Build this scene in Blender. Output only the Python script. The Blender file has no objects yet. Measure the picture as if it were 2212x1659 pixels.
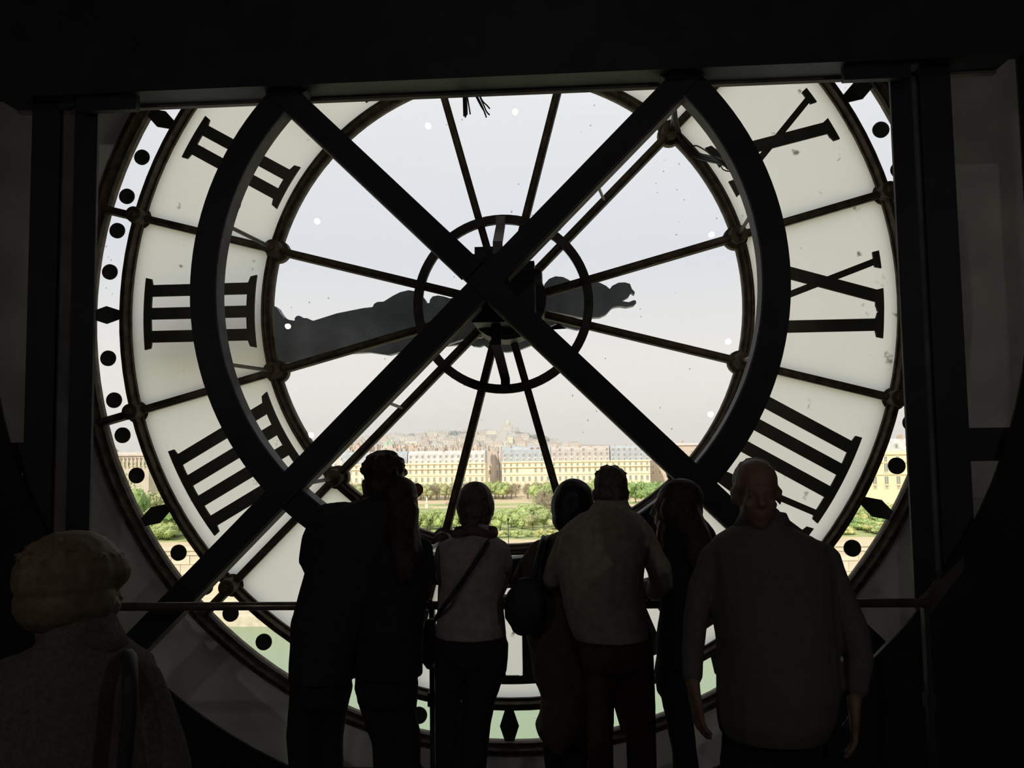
import bpy, bmesh, math, random
import numpy as np
from mathutils import Vector, Matrix, noise
random.seed(7)
SC = bpy.context.scene
COL = SC.collection
PI = math.pi

# ------------------------------------------------------------------ camera, sky, sun, exposure
F = 1782.0
DZ = 2.62                                   # height of the clock's centre above the floor
CAM = Vector((0.3398, -4.7865, DZ - 0.7997))
AX = Vector((0.9979, 0.06303, -0.01479)).normalized()          # camera right
AU = Vector((0.01914, -0.06898, 0.99743)).normalized()         # camera up
AF = Vector((-0.06185, 0.99562, 0.07004)).normalized()         # camera forward
cd = bpy.data.cameras.new('camera'); cam = bpy.data.objects.new('camera', cd); COL.objects.link(cam)
rot = Matrix((AX, AU, -AF)).transposed().to_3x3()
q = rot.to_quaternion(); cam.rotation_mode = 'QUATERNION'; cam.rotation_quaternion = q
cam.location = CAM
cd.sensor_width = 36.0; cd.lens = 36.0 * F / 2212; cd.clip_start = 0.05; cd.clip_end = 9000
SC.camera = cam

W = bpy.data.worlds.new('sky'); SC.world = W; W.use_nodes = True
nt = W.node_tree; nt.nodes.clear()
tc = nt.nodes.new('ShaderNodeTexCoord'); sx = nt.nodes.new('ShaderNodeSeparateXYZ')
rp = nt.nodes.new('ShaderNodeValToRGB'); bg = nt.nodes.new('ShaderNodeBackground'); wo = nt.nodes.new('ShaderNodeOutputWorld')
nt.links.new(tc.outputs['Generated'], sx.inputs[0]); nt.links.new(sx.outputs['Z'], rp.inputs[0])
nt.links.new(rp.outputs[0], bg.inputs[0]); nt.links.new(bg.outputs[0], wo.inputs[0])
for e, c in zip([rp.color_ramp.elements[0], rp.color_ramp.elements[1], rp.color_ramp.elements.new(.10), rp.color_ramp.elements.new(.22)],
                [(.99, .945, .88, 1), (.79, .85, .96, 1), (.955, .925, .89, 1), (.825, .845, .90, 1)]):
    e.color = c
rp.color_ramp.elements[0].position = 0.0
for e in rp.color_ramp.elements:
    if abs(e.position - 1) < 1e-4: e.position = .55
bg.inputs[1].default_value = 1.0
sd = bpy.data.lights.new('sun', 'SUN'); sd.energy = 3.9; sd.angle = .03; sd.color = (1, .93, .80)
so = bpy.data.objects.new('sun', sd); COL.objects.link(so)
so.rotation_euler = (math.radians(50), 0, math.radians(-28)); so.location = (0, -40, 60)
for i, (x, y, z, e) in enumerate(((-4.2, -7.2, 3.4, 40), (4.2, -7.2, 3.4, 40), (0, -8.0, 6.6, 40))):      # unseen fill lights added behind the visitors to brighten the dark interior
    ld = bpy.data.lights.new('fill_light', 'POINT'); ld.energy = e; ld.shadow_soft_size = .08; ld.color = (1, .9, .82)
    lo_ = bpy.data.objects.new('fill_light', ld); lo_.location = (x, y, z); COL.objects.link(lo_)
SC.view_settings.view_transform = 'Standard'; SC.view_settings.look = 'None'
SC.view_settings.exposure = 0.0; SC.view_settings.gamma = 1.0; SC.view_settings.use_curve_mapping = False
SC.cycles.use_denoising = True
SC.cycles.transparent_max_bounces = 16

# ------------------------------------------------------------------ helpers
def P(x, y, Y):
    """the point of the plane at depth Y that stands at photo pixel (x, y)"""
    d = AX * ((x - 1106) / F) - AU * ((y - 829.5) / F) + AF
    return CAM + d * ((Y - CAM.y) / d.y)

MATS = {}
def mat(name, col, rough=.7, metal=0., var=.15, scale=8., spec=.3, bump=0., col2=None):
    if name in MATS: return MATS[name]
    m = bpy.data.materials.new(name); m.use_nodes = True; n = m.node_tree
    b = n.nodes['Principled BSDF']
    b.inputs['Roughness'].default_value = rough; b.inputs['Metallic'].default_value = metal
    b.inputs['Specular IOR Level'].default_value = spec
    t = n.nodes.new('ShaderNodeTexCoord'); z = n.nodes.new('ShaderNodeTexNoise'); z.inputs['Scale'].default_value = scale
    z.inputs['Detail'].default_value = 5
    n.links.new(t.outputs['Object'], z.inputs['Vector'])
    r = n.nodes.new('ShaderNodeValToRGB'); c2 = col2 or [c * (1 - 2 * var) for c in col]
    r.color_ramp.elements[0].color = (*c2, 1); r.color_ramp.elements[1].color = (*[min(1, c * (1 + var)) for c in col], 1)
    r.color_ramp.elements[0].position = .3; r.color_ramp.elements[1].position = .7
    n.links.new(z.outputs['Fac'], r.inputs[0]); n.links.new(r.outputs[0], b.inputs['Base Color'])
    if bump:
        u = n.nodes.new('ShaderNodeBump'); u.inputs['Strength'].default_value = bump
        n.links.new(z.outputs['Fac'], u.inputs['Height']); n.links.new(u.outputs[0], b.inputs['Normal'])
    MATS[name] = m; return m

def glass_mat():
    m = bpy.data.materials.new('dusty_clear_glass'); m.use_nodes = True; n = m.node_tree; n.nodes.clear()
    out = n.nodes.new('ShaderNodeOutputMaterial'); tr = n.nodes.new('ShaderNodeBsdfTransparent'); gl = n.nodes.new('ShaderNodeBsdfGlossy')
    tr.inputs[0].default_value = (.975, .98, .975, 1); gl.inputs['Roughness'].default_value = 0.0
    fr = n.nodes.new('ShaderNodeFresnel'); fr.inputs[0].default_value = 1.5
    mx = n.nodes.new('ShaderNodeMixShader'); n.links.new(fr.outputs[0], mx.inputs[0]); n.links.new(tr.outputs[0], mx.inputs[1]); n.links.new(gl.outputs[0], mx.inputs[2])
    t = n.nodes.new('ShaderNodeTexCoord')
    v = n.nodes.new('ShaderNodeTexVoronoi'); v.inputs['Scale'].default_value = 15; n.links.new(t.outputs['Object'], v.inputs['Vector'])
    nz = n.nodes.new('ShaderNodeTexNoise'); nz.inputs['Scale'].default_value = 60; n.links.new(t.outputs['Object'], nz.inputs['Vector'])
    ad = n.nodes.new('ShaderNodeMath'); ad.operation = 'MULTIPLY'; n.links.new(v.outputs['Distance'], ad.inputs[0]); n.links.new(nz.outputs['Fac'], ad.inputs[1])
    lt = n.nodes.new('ShaderNodeMath'); lt.operation = 'LESS_THAN'; lt.inputs[1].default_value = .035; n.links.new(ad.outputs[0], lt.inputs[0])
    n2 = n.nodes.new('ShaderNodeTexNoise'); n2.inputs['Scale'].default_value = 2.7; n2.inputs['Detail'].default_value = 3; n.links.new(t.outputs['Object'], n2.inputs['Vector'])
    g2 = n.nodes.new('ShaderNodeMath'); g2.operation = 'GREATER_THAN'; g2.inputs[1].default_value = .56; n.links.new(n2.outputs['Fac'], g2.inputs[0])
    m2 = n.nodes.new('ShaderNodeMath'); m2.operation = 'MULTIPLY'; n.links.new(lt.outputs[0], m2.inputs[0]); n.links.new(g2.outputs[0], m2.inputs[1])
    m3 = n.nodes.new('ShaderNodeMath'); m3.operation = 'MULTIPLY'; m3.inputs[1].default_value = .5; n.links.new(m2.outputs[0], m3.inputs[0])
    df = n.nodes.new('ShaderNodeBsdfDiffuse'); df.inputs[0].default_value = (.12, .11, .09, 1)
    m4 = n.nodes.new('ShaderNodeMixShader'); n.links.new(m3.outputs[0], m4.inputs[0]); n.links.new(mx.outputs[0], m4.inputs[1]); n.links.new(df.outputs[0], m4.inputs[2])
    n.links.new(m4.outputs[0], out.inputs[0]); return m

def opal_mat():
    m = bpy.data.materials.new('milky_opal_glass'); m.use_nodes = True; n = m.node_tree; n.nodes.clear()
    out = n.nodes.new('ShaderNodeOutputMaterial'); tl = n.nodes.new('ShaderNodeBsdfTranslucent'); df = n.nodes.new('ShaderNodeBsdfDiffuse')
    df.inputs[0].default_value = (.85, .85, .80, 1)
    t = n.nodes.new('ShaderNodeTexCoord'); nz = n.nodes.new('ShaderNodeTexNoise'); nz.inputs['Scale'].default_value = 9; nz.inputs['Detail'].default_value = 8
    n.links.new(t.outputs['Object'], nz.inputs['Vector'])
    r = n.nodes.new('ShaderNodeValToRGB')
    r.color_ramp.elements[0].position = .285; r.color_ramp.elements[0].color = (.20, .19, .16, 1)
    r.color_ramp.elements[1].position = .345; r.color_ramp.elements[1].color = (.845, .865, .87, 1)
    n.links.new(nz.outputs['Fac'], r.inputs[0]); n.links.new(r.outputs[0], tl.inputs[0])
    mx = n.nodes.new('ShaderNodeMixShader'); mx.inputs[0].default_value = .24
    n.links.new(tl.outputs[0], mx.inputs[1]); n.links.new(df.outputs[0], mx.inputs[2]); n.links.new(mx.outputs[0], out.inputs[0]); return m

def clear_mat():
    m = bpy.data.materials.new('bare_glass'); m.use_nodes = True; n = m.node_tree; n.nodes.clear()
    out = n.nodes.new('ShaderNodeOutputMaterial'); tr = n.nodes.new('ShaderNodeBsdfTransparent'); tr.inputs[0].default_value = (.97, .97, .96, 1)
    n.links.new(tr.outputs[0], out.inputs[0]); return m

def emit_mat(name, col, s):
    m = bpy.data.materials.new(name); m.use_nodes = True; n = m.node_tree; n.nodes.clear()
    out = n.nodes.new('ShaderNodeOutputMaterial'); e = n.nodes.new('ShaderNodeEmission'); e.inputs[0].default_value = (*col, 1); e.inputs[1].default_value = s
    n.links.new(e.outputs[0], out.inputs[0]); return m

def tag(o, label=None, cat=None, group=None, kind=None):
    if label: o['label'] = label
    if cat: o['category'] = cat
    if group: o['group'] = group
    if kind: o['kind'] = kind
    return o

def empty(name, loc=(0, 0, 0)):
    o = bpy.data.objects.new(name, None); o.location = loc; o.empty_display_size = .1; COL.objects.link(o); return o

def link(name, me, m=None, parent=None):
    if m is not None and not me.materials:
        for k in (m if isinstance(m, (list, tuple)) else [m]): me.materials.append(k)
    o = bpy.data.objects.new(name, me); COL.objects.link(o)
    if parent is not None:
        o.parent = parent
        o.matrix_parent_inverse = Matrix.Translation(parent.location).inverted() if parent.parent is None else Matrix.Identity(4)
    return o

def obj(name, bm, m=None, parent=None, smooth=False):
    me = bpy.data.meshes.new(name); bmesh.ops.recalc_face_normals(bm, faces=bm.faces); bm.to_mesh(me); bm.free()
    if smooth:
        for p in me.polygons: p.use_smooth = True
    return link(name, me, m, parent)

def box(bm, x0, x1, y0, y1, z0, z1, mi=0):
    v = [bm.verts.new(c) for c in ((x0, y0, z0), (x1, y0, z0), (x1, y1, z0), (x0, y1, z0), (x0, y0, z1), (x1, y0, z1), (x1, y1, z1), (x0, y1, z1))]
    for f in ((0, 1, 2, 3), (4, 5, 6, 7), (0, 1, 5, 4), (1, 2, 6, 5), (2, 3, 7, 6), (3, 0, 4, 7)):
        bm.faces.new([v[i] for i in f]).material_index = mi

def prism(bm, pts, y0, y1, mi=0):
    """closed outline pts [(x,z)] pushed from y0 to y1"""
    a = [bm.verts.new((x, y0, z)) for x, z in pts]; b = [bm.verts.new((x, y1, z)) for x, z in pts]
    bm.faces.new(a).material_index = mi; bm.faces.new(b[::-1]).material_index = mi
    for i in range(len(a)):
        j = (i + 1) % len(a); bm.faces.new((a[i], b[i], b[j], a[j])).material_index = mi

def sector(bm, r0, r1, a0, a1, y0, y1, n, cx=0., cz=DZ, front=0, back=0):
    """a piece of a ring between radii r0..r1 and angles a0..a1 (radians); closed when it goes all the way round"""
    full = abs(abs(a1 - a0) - 2 * PI) < 1e-6; k = n if full else n + 1; V = []
    for i in range(k):
        a = a0 + (a1 - a0) * i / n; c, s = math.cos(a), math.sin(a)
        V.append([bm.verts.new((cx + r * c, y, cz + r * s)) for r, y in ((r0, y0), (r1, y0), (r1, y1), (r0, y1))])
    for i in range(n):
        p, q_ = V[i], V[(i + 1) % k]
        for e in range(4):
            bm.faces.new((p[e], p[(e + 1) % 4], q_[(e + 1) % 4], q_[e])).material_index = front if e == 0 else back
    if not full: bm.faces.new(V[0]); bm.faces.new(V[-1][::-1])

def lathe_ring(bm, prof, n, cx=0., cz=DZ):
    """closed profile [(r, y)] turned about the clock's axis"""
    V = []
    for i in range(n):
        a = 2 * PI * i / n; V.append([bm.verts.new((cx + r * math.cos(a), y, cz + r * math.sin(a))) for r, y in prof])
    m = len(prof)
    for i in range(n):
        p, q_ = V[i], V[(i + 1) % n]
        for e in range(m): bm.faces.new((p[e], p[(e + 1) % m], q_[(e + 1) % m], q_[e]))

def frame_of(t):
    t = t.normalized(); s = t.cross(Vector((0, 1, 0)))
    if s.length < .15: s = t.cross(Vector((0, 0, 1)))
    s.normalize(); return s, t.cross(s).normalized()

def loft(bm, rings, n=14, cap=True):
    """rings: (centre, side vector, depth vector)"""
    if cap:
        rings = list(rings)
        def shrunk(r, r2):
            d = (r[0] - r2[0]); d = d.normalized() if d.length > 1e-6 else Vector((0, 0, 1)); k = min(r[1].length, r[2].length)
            return [(r[0] + d * k * .55, r[1] * .75, r[2] * .75), (r[0] + d * k * .85, r[1] * .35, r[2] * .35)]
        a = shrunk(rings[0], rings[1]); b = [] if cap == 'top' else shrunk(rings[-1], rings[-2]); rings = a[::-1] + rings + b
    V = [[bm.verts.new(c + s * math.cos(2 * PI * i / n) + d * math.sin(2 * PI * i / n)) for i in range(n)] for c, s, d in rings]
    for p, q_ in zip(V, V[1:]):
        for i in range(n): bm.faces.new((p[i], p[(i + 1) % n], q_[(i + 1) % n], q_[i]))
    bm.faces.new(V[0][::-1]); bm.faces.new(V[-1])

def limb(bm, pts, n=12, cap=True):
    """pts: (Vector, radius side, radius depth)"""
    R = []
    for i, p in enumerate(pts):
        t = pts[min(i + 1, len(pts) - 1)][0] - pts[max(i - 1, 0)][0]; s, d = frame_of(t); R.append((p[0], s * p[1], d * (p[2] if len(p) > 2 else p[1])))
    for i in range(1, len(R)):
        if R[i][1].dot(R[i - 1][1]) < 0: R[i] = (R[i][0], -R[i][1], -R[i][2])
    loft(bm, R, n, cap)

def tube(bm, pts, r, n=6): limb(bm, [(Vector(p), r) for p in pts], n, False)

def curve_pts(ctrl, n=8):
    """Catmull-Rom through the control points"""
    c = [Vector(p) for p in ctrl]; c = [c[0]] + c + [c[-1]]; out = []
    for i in range(1, len(c) - 2):
        for k in range(n):
            t = k / n; a, b, d, e = c[i - 1], c[i], c[i + 1], c[i + 2]
            out.append(.5 * ((2 * b) + (d - a) * t + (2 * a - 5 * b + 4 * d - e) * t * t + (3 * b - a - 3 * d + e) * t ** 3))
    return out + [c[-2]]

def ellipsoid(bm, c, rx, ry, rz, M=None, seg=12):
    g = bmesh.ops.create_uvsphere(bm, u_segments=seg, v_segments=max(6, seg * 2 // 3), radius=1.)
    X = Matrix.Translation(c) @ (M.to_4x4() if M is not None else Matrix.Identity(4)) @ Matrix.Diagonal((rx, ry, rz, 1))
    bmesh.ops.transform(bm, matrix=X, verts=g['verts'])

def fuse(name, bm, m, parent, voxel=.008, it=4, wob=0., extra=None):
    """weld the overlapping volumes in bm into one continuous smooth surface"""
    bmesh.ops.recalc_face_normals(bm, faces=bm.faces)
    me = bpy.data.meshes.new('tmp'); bm.to_mesh(me); bm.free(); o = bpy.data.objects.new('tmp', me); COL.objects.link(o)
    r = o.modifiers.new('r', 'REMESH'); r.mode = 'VOXEL'; r.voxel_size = voxel
    s = o.modifiers.new('s', 'SMOOTH'); s.iterations = it; s.factor = .5
    dg = bpy.context.evaluated_depsgraph_get(); dg.update(); nm = bpy.data.meshes.new_from_object(o.evaluated_get(dg)); nm.name = name
    bpy.data.objects.remove(o); bpy.data.meshes.remove(me)
    if wob:
        nv = len(nm.vertices); co = np.empty(nv * 3); no = np.empty(nv * 3); nm.vertices.foreach_get('co', co); nm.vertices.foreach_get('normal', no)
        co = co.reshape(-1, 3); no = no.reshape(-1, 3); kk = np.array([noise.noise(Vector(c) * 9) * .6 + noise.noise(Vector(c) * 23) * .4 for c in co])
        co += no * kk[:, None] * wob; nm.vertices.foreach_set('co', co.ravel()); nm.update()
    if extra is not None:
        b2 = bmesh.new(); b2.from_mesh(nm); t = bpy.data.meshes.new('t'); bmesh.ops.recalc_face_normals(extra, faces=extra.faces); extra.to_mesh(t); extra.free(); b2.from_mesh(t); b2.to_mesh(nm); b2.free(); bpy.data.meshes.remove(t)
    for p in nm.polygons: p.use_smooth = True
    nm.materials.clear()
    return link(name, nm, m, parent)

# ------------------------------------------------------------------ materials
M_IRON = mat('black_iron', (.04, .038, .038), .55, .0, .3, 14, .35, .15)
M_IRON_OUT = mat('weathered_iron', (.085, .068, .047), .75, 0, .35, 20, .3, .3)
M_FRAME = mat('dark_blue_black_steel', (.020, .022, .031), .5, 0, .2, 5, .3)
M_PLATE = mat('black_plate', (.06, .063, .055), .8, 0, .1, 10, .15)
M_HAND = mat('slate_hand', (.24, .27, .32), .6, 0, .15, 6, .3)
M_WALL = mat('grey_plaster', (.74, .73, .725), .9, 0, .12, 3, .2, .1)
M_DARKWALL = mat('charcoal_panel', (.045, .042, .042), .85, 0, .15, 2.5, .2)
M_FLOOR = mat('dull_floor', (.16, .165, .17), .55, 0, .2, 4, .3)
M_RAIL = mat('worn_bronze_rail', (.22, .18, .15), .28, .6, .2, 12, .5)
M_MOTOR = mat('machine_grey', (.05, .05, .055), .55, .2, .2, 9, .4)
M_STEEL = mat('bare_steel', (.20, .19, .18), .5, .4, .2, 12, .4)
M_CABLE = mat('black_rubber', (.024, .024, .025), .6, 0, .1, 20, .3)
G_CLEAR, G_OPAL, G_BARE = glass_mat(), opal_mat(), clear_mat()

# ------------------------------------------------------------------ the setting
def struct(name, bm, m, smooth=False): return tag(obj(name, bm, m, None, smooth), kind='structure')

def arc(r, a0, a1, n, cx=0., cz=DZ): return [(cx + r * math.cos(a0 + (a1 - a0) * i / n), cz + r * math.sin(a0 + (a1 - a0) * i / n)) for i in range(n + 1)]
RX, RZ0, RZ1, YR = 5.2, 0.0, 8.6, -9.4
def holed_wall(bm, hole, x0, x1, z0, z1, y0, y1):
    """a slab with an opening: four quadrant pieces that follow the opening's outline (hole is counter-clockwise from the right)"""
    n = len(hole); q4 = [(x1, z0), (x1, z1), (x0, z1), (x0, z0)]
    cx, cz = sum(p[0] for p in hole) / n, sum(p[1] for p in hole) / n
    def outer(p):
        dx, dz = p[0] - cx, p[1] - cz; t = 1e9
        if dx > 1e-9: t = min(t, (x1 - cx) / dx)
        if dx < -1e-9: t = min(t, (x0 - cx) / dx)
        if dz > 1e-9: t = min(t, (z1 - cz) / dz)
        if dz < -1e-9: t = min(t, (z0 - cz) / dz)
        return (cx + dx * t, cz + dz * t)
    O = [outer(p) for p in hole]
    v = [[bm.verts.new((p[0], y, p[1])) for p in L] for y in (y0, y1) for L in (hole, O)]
    hf, of, hb, ob = v
    for i in range(n):
        j = (i + 1) % n
        bm.faces.new((hf[i], of[i], of[j], hf[j])); bm.faces.new((hb[i], hb[j], ob[j], ob[i])); bm.faces.new((hf[i], hf[j], hb[j], hb[i]))
    for c in q4:                                               # corner triangles
        k = min(range(n), key=lambda i: abs(math.atan2(math.sin(math.atan2(O[i][1] - cz, O[i][0] - cx) - math.atan2(c[1] - cz, c[0] - cx)), math.cos(math.atan2(O[i][1] - cz, O[i][0] - cx) - math.atan2(c[1] - cz, c[0] - cx)))))
        for L, y in ((of, y0), (ob, y1)):
            w = bm.verts.new((c[0], y, c[1])); a, b = L[(k - 1) % n], L[(k + 1) % n]
            if (Vector((a.co.x, a.co.z)) - Vector((b.co.x, b.co.z))).length > 1e-6: bm.faces.new((a, L[k], w)); bm.faces.new((L[k], b, w))
bm = bmesh.new(); holed_wall(bm, arc(2.555, 0, 2 * PI, 96)[:-1], -RX, RX, -.02, RZ1, -.05, .03); struct('wall_back', bm, M_WALL)
# the charcoal partition with the great round opening in front of it
hole = arc(2.61, -PI, 0, 60, -.02, DZ + .04) + [(2.59, DZ + 1.35), (0, DZ + 1.5), (-2.63, DZ + 1.35)]
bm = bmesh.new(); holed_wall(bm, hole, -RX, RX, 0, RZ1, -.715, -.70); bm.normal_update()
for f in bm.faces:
    if f.calc_center_median().y > -.7005: f.material_index = 1  # unseen back face made pale to bounce light onto the wall behind
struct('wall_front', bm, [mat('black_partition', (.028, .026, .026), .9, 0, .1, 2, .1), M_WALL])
bm = bmesh.new(); box(bm, -RX, RX, YR, .3, -.12, 0); struct('floor', bm, M_FLOOR)
bm = bmesh.new(); box(bm, -RX, RX, YR, .3, RZ1, RZ1 + .15); struct('ceiling', bm, M_DARKWALL)
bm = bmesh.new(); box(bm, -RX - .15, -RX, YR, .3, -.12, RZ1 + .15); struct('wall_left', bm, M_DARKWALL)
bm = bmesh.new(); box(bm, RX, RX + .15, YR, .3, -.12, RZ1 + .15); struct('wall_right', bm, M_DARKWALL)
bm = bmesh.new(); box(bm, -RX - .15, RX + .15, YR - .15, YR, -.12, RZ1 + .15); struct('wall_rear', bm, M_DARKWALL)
# lintel, haunches, columns, cross beams
BX = -.05
bm = bmesh.new(); box(bm, -2.95, 2.9, -.78, -.725, DZ + 1.03, DZ + 2.6); box(bm, -2.59, 2.55, -.725, -.60, DZ + 1.035, DZ + 1.35); struct('trim_1', bm, M_FRAME)
bm = bmesh.new(); box(bm, -2.59, 2.55, -.60, -.565, DZ + 1.02, DZ + 1.06); struct('trim_2', bm, mat('grey_flange', (.16, .155, .14), .7, 0, .2, 6))
bm = bmesh.new()
for s in (-1, 1):
    x = BX + s * 1.80; a, b = sorted((x, BX + s * 2.12)); box(bm, a, b, -.74, -.70, DZ + .955, DZ + 1.10)
struct('trim_3', bm, M_FRAME)
for k, (s, i0, i1, w1, o1) in enumerate(((-1, -2.097, -2.222, -2.298, -2.452), (1, 2.0, 2.102, 2.137, 2.288))):
    z0 = DZ - 1.62; bm = bmesh.new()
    prism(bm, [(i0, z0 + .01), (i1, z0 + .14), (i1, DZ + 1.2), (i0, DZ + 1.2)], -.665, -.645)
    a, b = sorted((w1, o1)); box(bm, a, b, -.675, -.64, .0, DZ + 1.2); struct('trim_%d' % (4 + k), bm, M_FRAME)
    bm = bmesh.new(); a, b = sorted((i1, w1)); box(bm, a, b, -.650, -.63, DZ - 1.75, DZ + 1.0); struct('trim_%d' % (6 + k), bm, mat('grey_web', (.16, .155, .15), .8, 0, .2, 6))
    bm = bmesh.new(); a, b = sorted((o1, 3.3 * s)); box(bm, a, b, -.665, -.64, DZ - .925, DZ - .765); struct('trim_%d' % (8 + k), bm, M_FRAME)
    bm = bmesh.new(); a = i0 - s * .02; c = a + s * .23
    prism(bm, [(a, z0 + .02), (c, z0 + .25), (c, z0 + .19), (a + s * .04, z0 - .05)], -.72, -.68); struct('trim_%d' % (10 + k), bm, mat('grey_bevel', (.07, .068, .065), .8, 0, .2, 6))

# ------------------------------------------------------------------ the clock
clock = tag(empty('station_clock', (0, 0, DZ)), 'huge round glass clock face with black Roman numerals seen from inside', 'clock')
SP = [PI / 12 + i * PI / 6 for i in range(12)]                 # the twelve spokes stand at the half hours
def turned(bm, cx, cz, prof, n):
    """solid turned about an axis along Y; prof: (radius, y)"""
    V = [[bm.verts.new((cx + r * math.cos(2 * PI * i / n), y, cz + r * math.sin(2 * PI * i / n))) for i in range(n)] for r, y in prof]
    for p, q_ in zip(V, V[1:]):
        for i in range(n): bm.faces.new((p[i], p[(i + 1) % n], q_[(i + 1) % n], q_[i]))
    bm.faces.new(V[0]); bm.faces.new(V[-1][::-1])
def ring_part(name, prof, n=120, m=M_IRON_OUT):
    bm = bmesh.new(); lathe_ring(bm, prof, n); return obj(name, bm, m, clock)
def moulded(r0, r1, y0=-.07, y1=.035):
    w = r1 - r0; return [(r0, y0 * .4), (r0 + w * .18, y0 * .4), (r0 + w * .3, y0), (r0 + w * .45, y0), (r0 + w * .5, y0 * .82), (r0 + w * .55, y0), (r0 + w * .7, y0), (r0 + w * .82, y0 * .4), (r1, y0 * .4), (r1, y1), (r0, y1)]
ring_part('outer_ring', moulded(2.488, 2.565, -.09, .035))
ring_part('middle_ring', moulded(2.245, 2.312))
ring_part('inner_ring', moulded(1.386, 1.446))
hub = ring_part('hub_ring', [(.470, -.075), (.522, -.075), (.522, -.045), (.470, -.045)], 72, M_IRON)
for i, a in enumerate(SP):
    c, s = math.cos(a), math.sin(a)
    bm = bmesh.new()
    def bar(r0, r1, w, y0, y1):
        v = [(r * c - t * s, r * s + t * c) for r, t in ((r0, -w), (r1, -w), (r1, w), (r0, w))]
        prism(bm, [(x, DZ + z) for x, z in v], y0, y1)
    bar(.18, 2.50, .021, -.045, .03); bar(.18, 2.50, .013, -.062, -.045); bar(.18, 2.50, .007, -.068, -.062)
    obj('spoke', bm, M_IRON_OUT, clock)
    for r, rr in ((1.402, .068), (2.278, .066)):
        bm = bmesh.new()
        turned(bm, r * c, DZ + r * s, [(.018, -.125), (.02, -.11), (rr * .7, -.105), (rr * .75, -.08), (rr * .75, -.02), (rr, -.012), (rr * 1.02, .04), (rr * .9, .05)], 20)
        obj('boss', bm, M_IRON_OUT, clock)
for i, a in enumerate(SP):
    b = a + PI / 6; e = .003
    bm = bmesh.new(); sector(bm, .02, 1.40, a + e, b - e, -.004, .004, 10); obj('clear_pane', bm, G_CLEAR, clock)
    bm = bmesh.new(); sector(bm, 1.43, 2.262, a + e, b - e, -.006, .006, 14, front=0, back=1); tag(obj('milky_pane', bm, [G_OPAL, G_BARE], clock), 'milky white glass pane behind a numeral')
    bm = bmesh.new(); sector(bm, 2.30, 2.50, a + e, b - e, -.004, .004, 14); obj('outer_pane', bm, G_CLEAR, clock)
# minute dots and hour marks
dotme = None
for h in range(12):
    a0 = math.radians(90 + 30 * h)
    for d in (6.28, 12.40, 17.60, 23.72):
        if dotme is None:
            bm = bmesh.new(); bmesh.ops.create_cone(bm, cap_ends=True, segments=28, radius1=.047, radius2=.047, depth=.012, matrix=Matrix.Rotation(PI / 2, 4, 'X')); dotme = bpy.data.meshes.new('minute_dot'); bm.to_mesh(dotme); bm.free(); dotme.materials.append(M_PLATE)
        o = link('minute_dot', dotme, None, clock); a = a0 + math.radians(d); o.matrix_parent_inverse = Matrix.Identity(4)
        o.location = (2.4 * math.cos(a), -.014, 2.4 * math.sin(a))
    c, s = math.cos(a0), math.sin(a0); bm = bmesh.new()
    pts = [(2.4 + u, t) for u, t in ((-.083, -.026), (0, -.054), (.083, -.026), (.083, .026), (0, .054), (-.083, .026))]
    prism(bm, [(r * c - t * s, DZ + r * s + t * c) for r, t in pts], -.02, -.008); obj('hour_mark', bm, M_PLATE, clock)
# numerals: strokes in (u, r): u runs clockwise as seen from the street, r away from the centre
RO, RI, TH = 2.167, 1.490, .036
def serif(a, b, outer): return ('serif', a, b, outer)
def bar_(u0, u1, w): return ('bar', u0, u1, w)
def ones(c):
    return [bar_(x, x, .07) for x in c] + [serif(min(c) - .079, max(c) + .079, True), serif(min(c) - .079, max(c) + .079, False)]
def vee(o): return [bar_(o - .075, o + .01, .07), bar_(o + .083, o + .02, .036), serif(o - .145, o + .0, True), serif(o + .035, o + .13, True)]
def ex(o): return [bar_(o - .093, o + .098, .07), bar_(o + .112, o - .115, .037), serif(o - .185, o - .045, True), serif(o + .07, o + .172, True), serif(o + .035, o + .178, False), serif(o - .165, o - .063, False)]
NUM = {1: ones([0]), 2: ones([-.066, .066]), 3: ones([-.139, 0, .139]), 4: ones([-.208, -.069, .069, .208]), 5: vee(0),
       6: vee(-.115) + ones([.115]) + [serif(-.08, .10, True)], 7: vee(-.185) + ones([.06, .199]) + [serif(-.15, .05, True)], 8: vee(-.27) + ones([-.052, .091, .230]) + [serif(-.235, -.05, True)],
       9: ones([-.166]) + ex(.087), 10: ex(0), 11: ex(-.09) + ones([.166]), 12: ex(-.15) + ones([.09, .23])}
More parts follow.
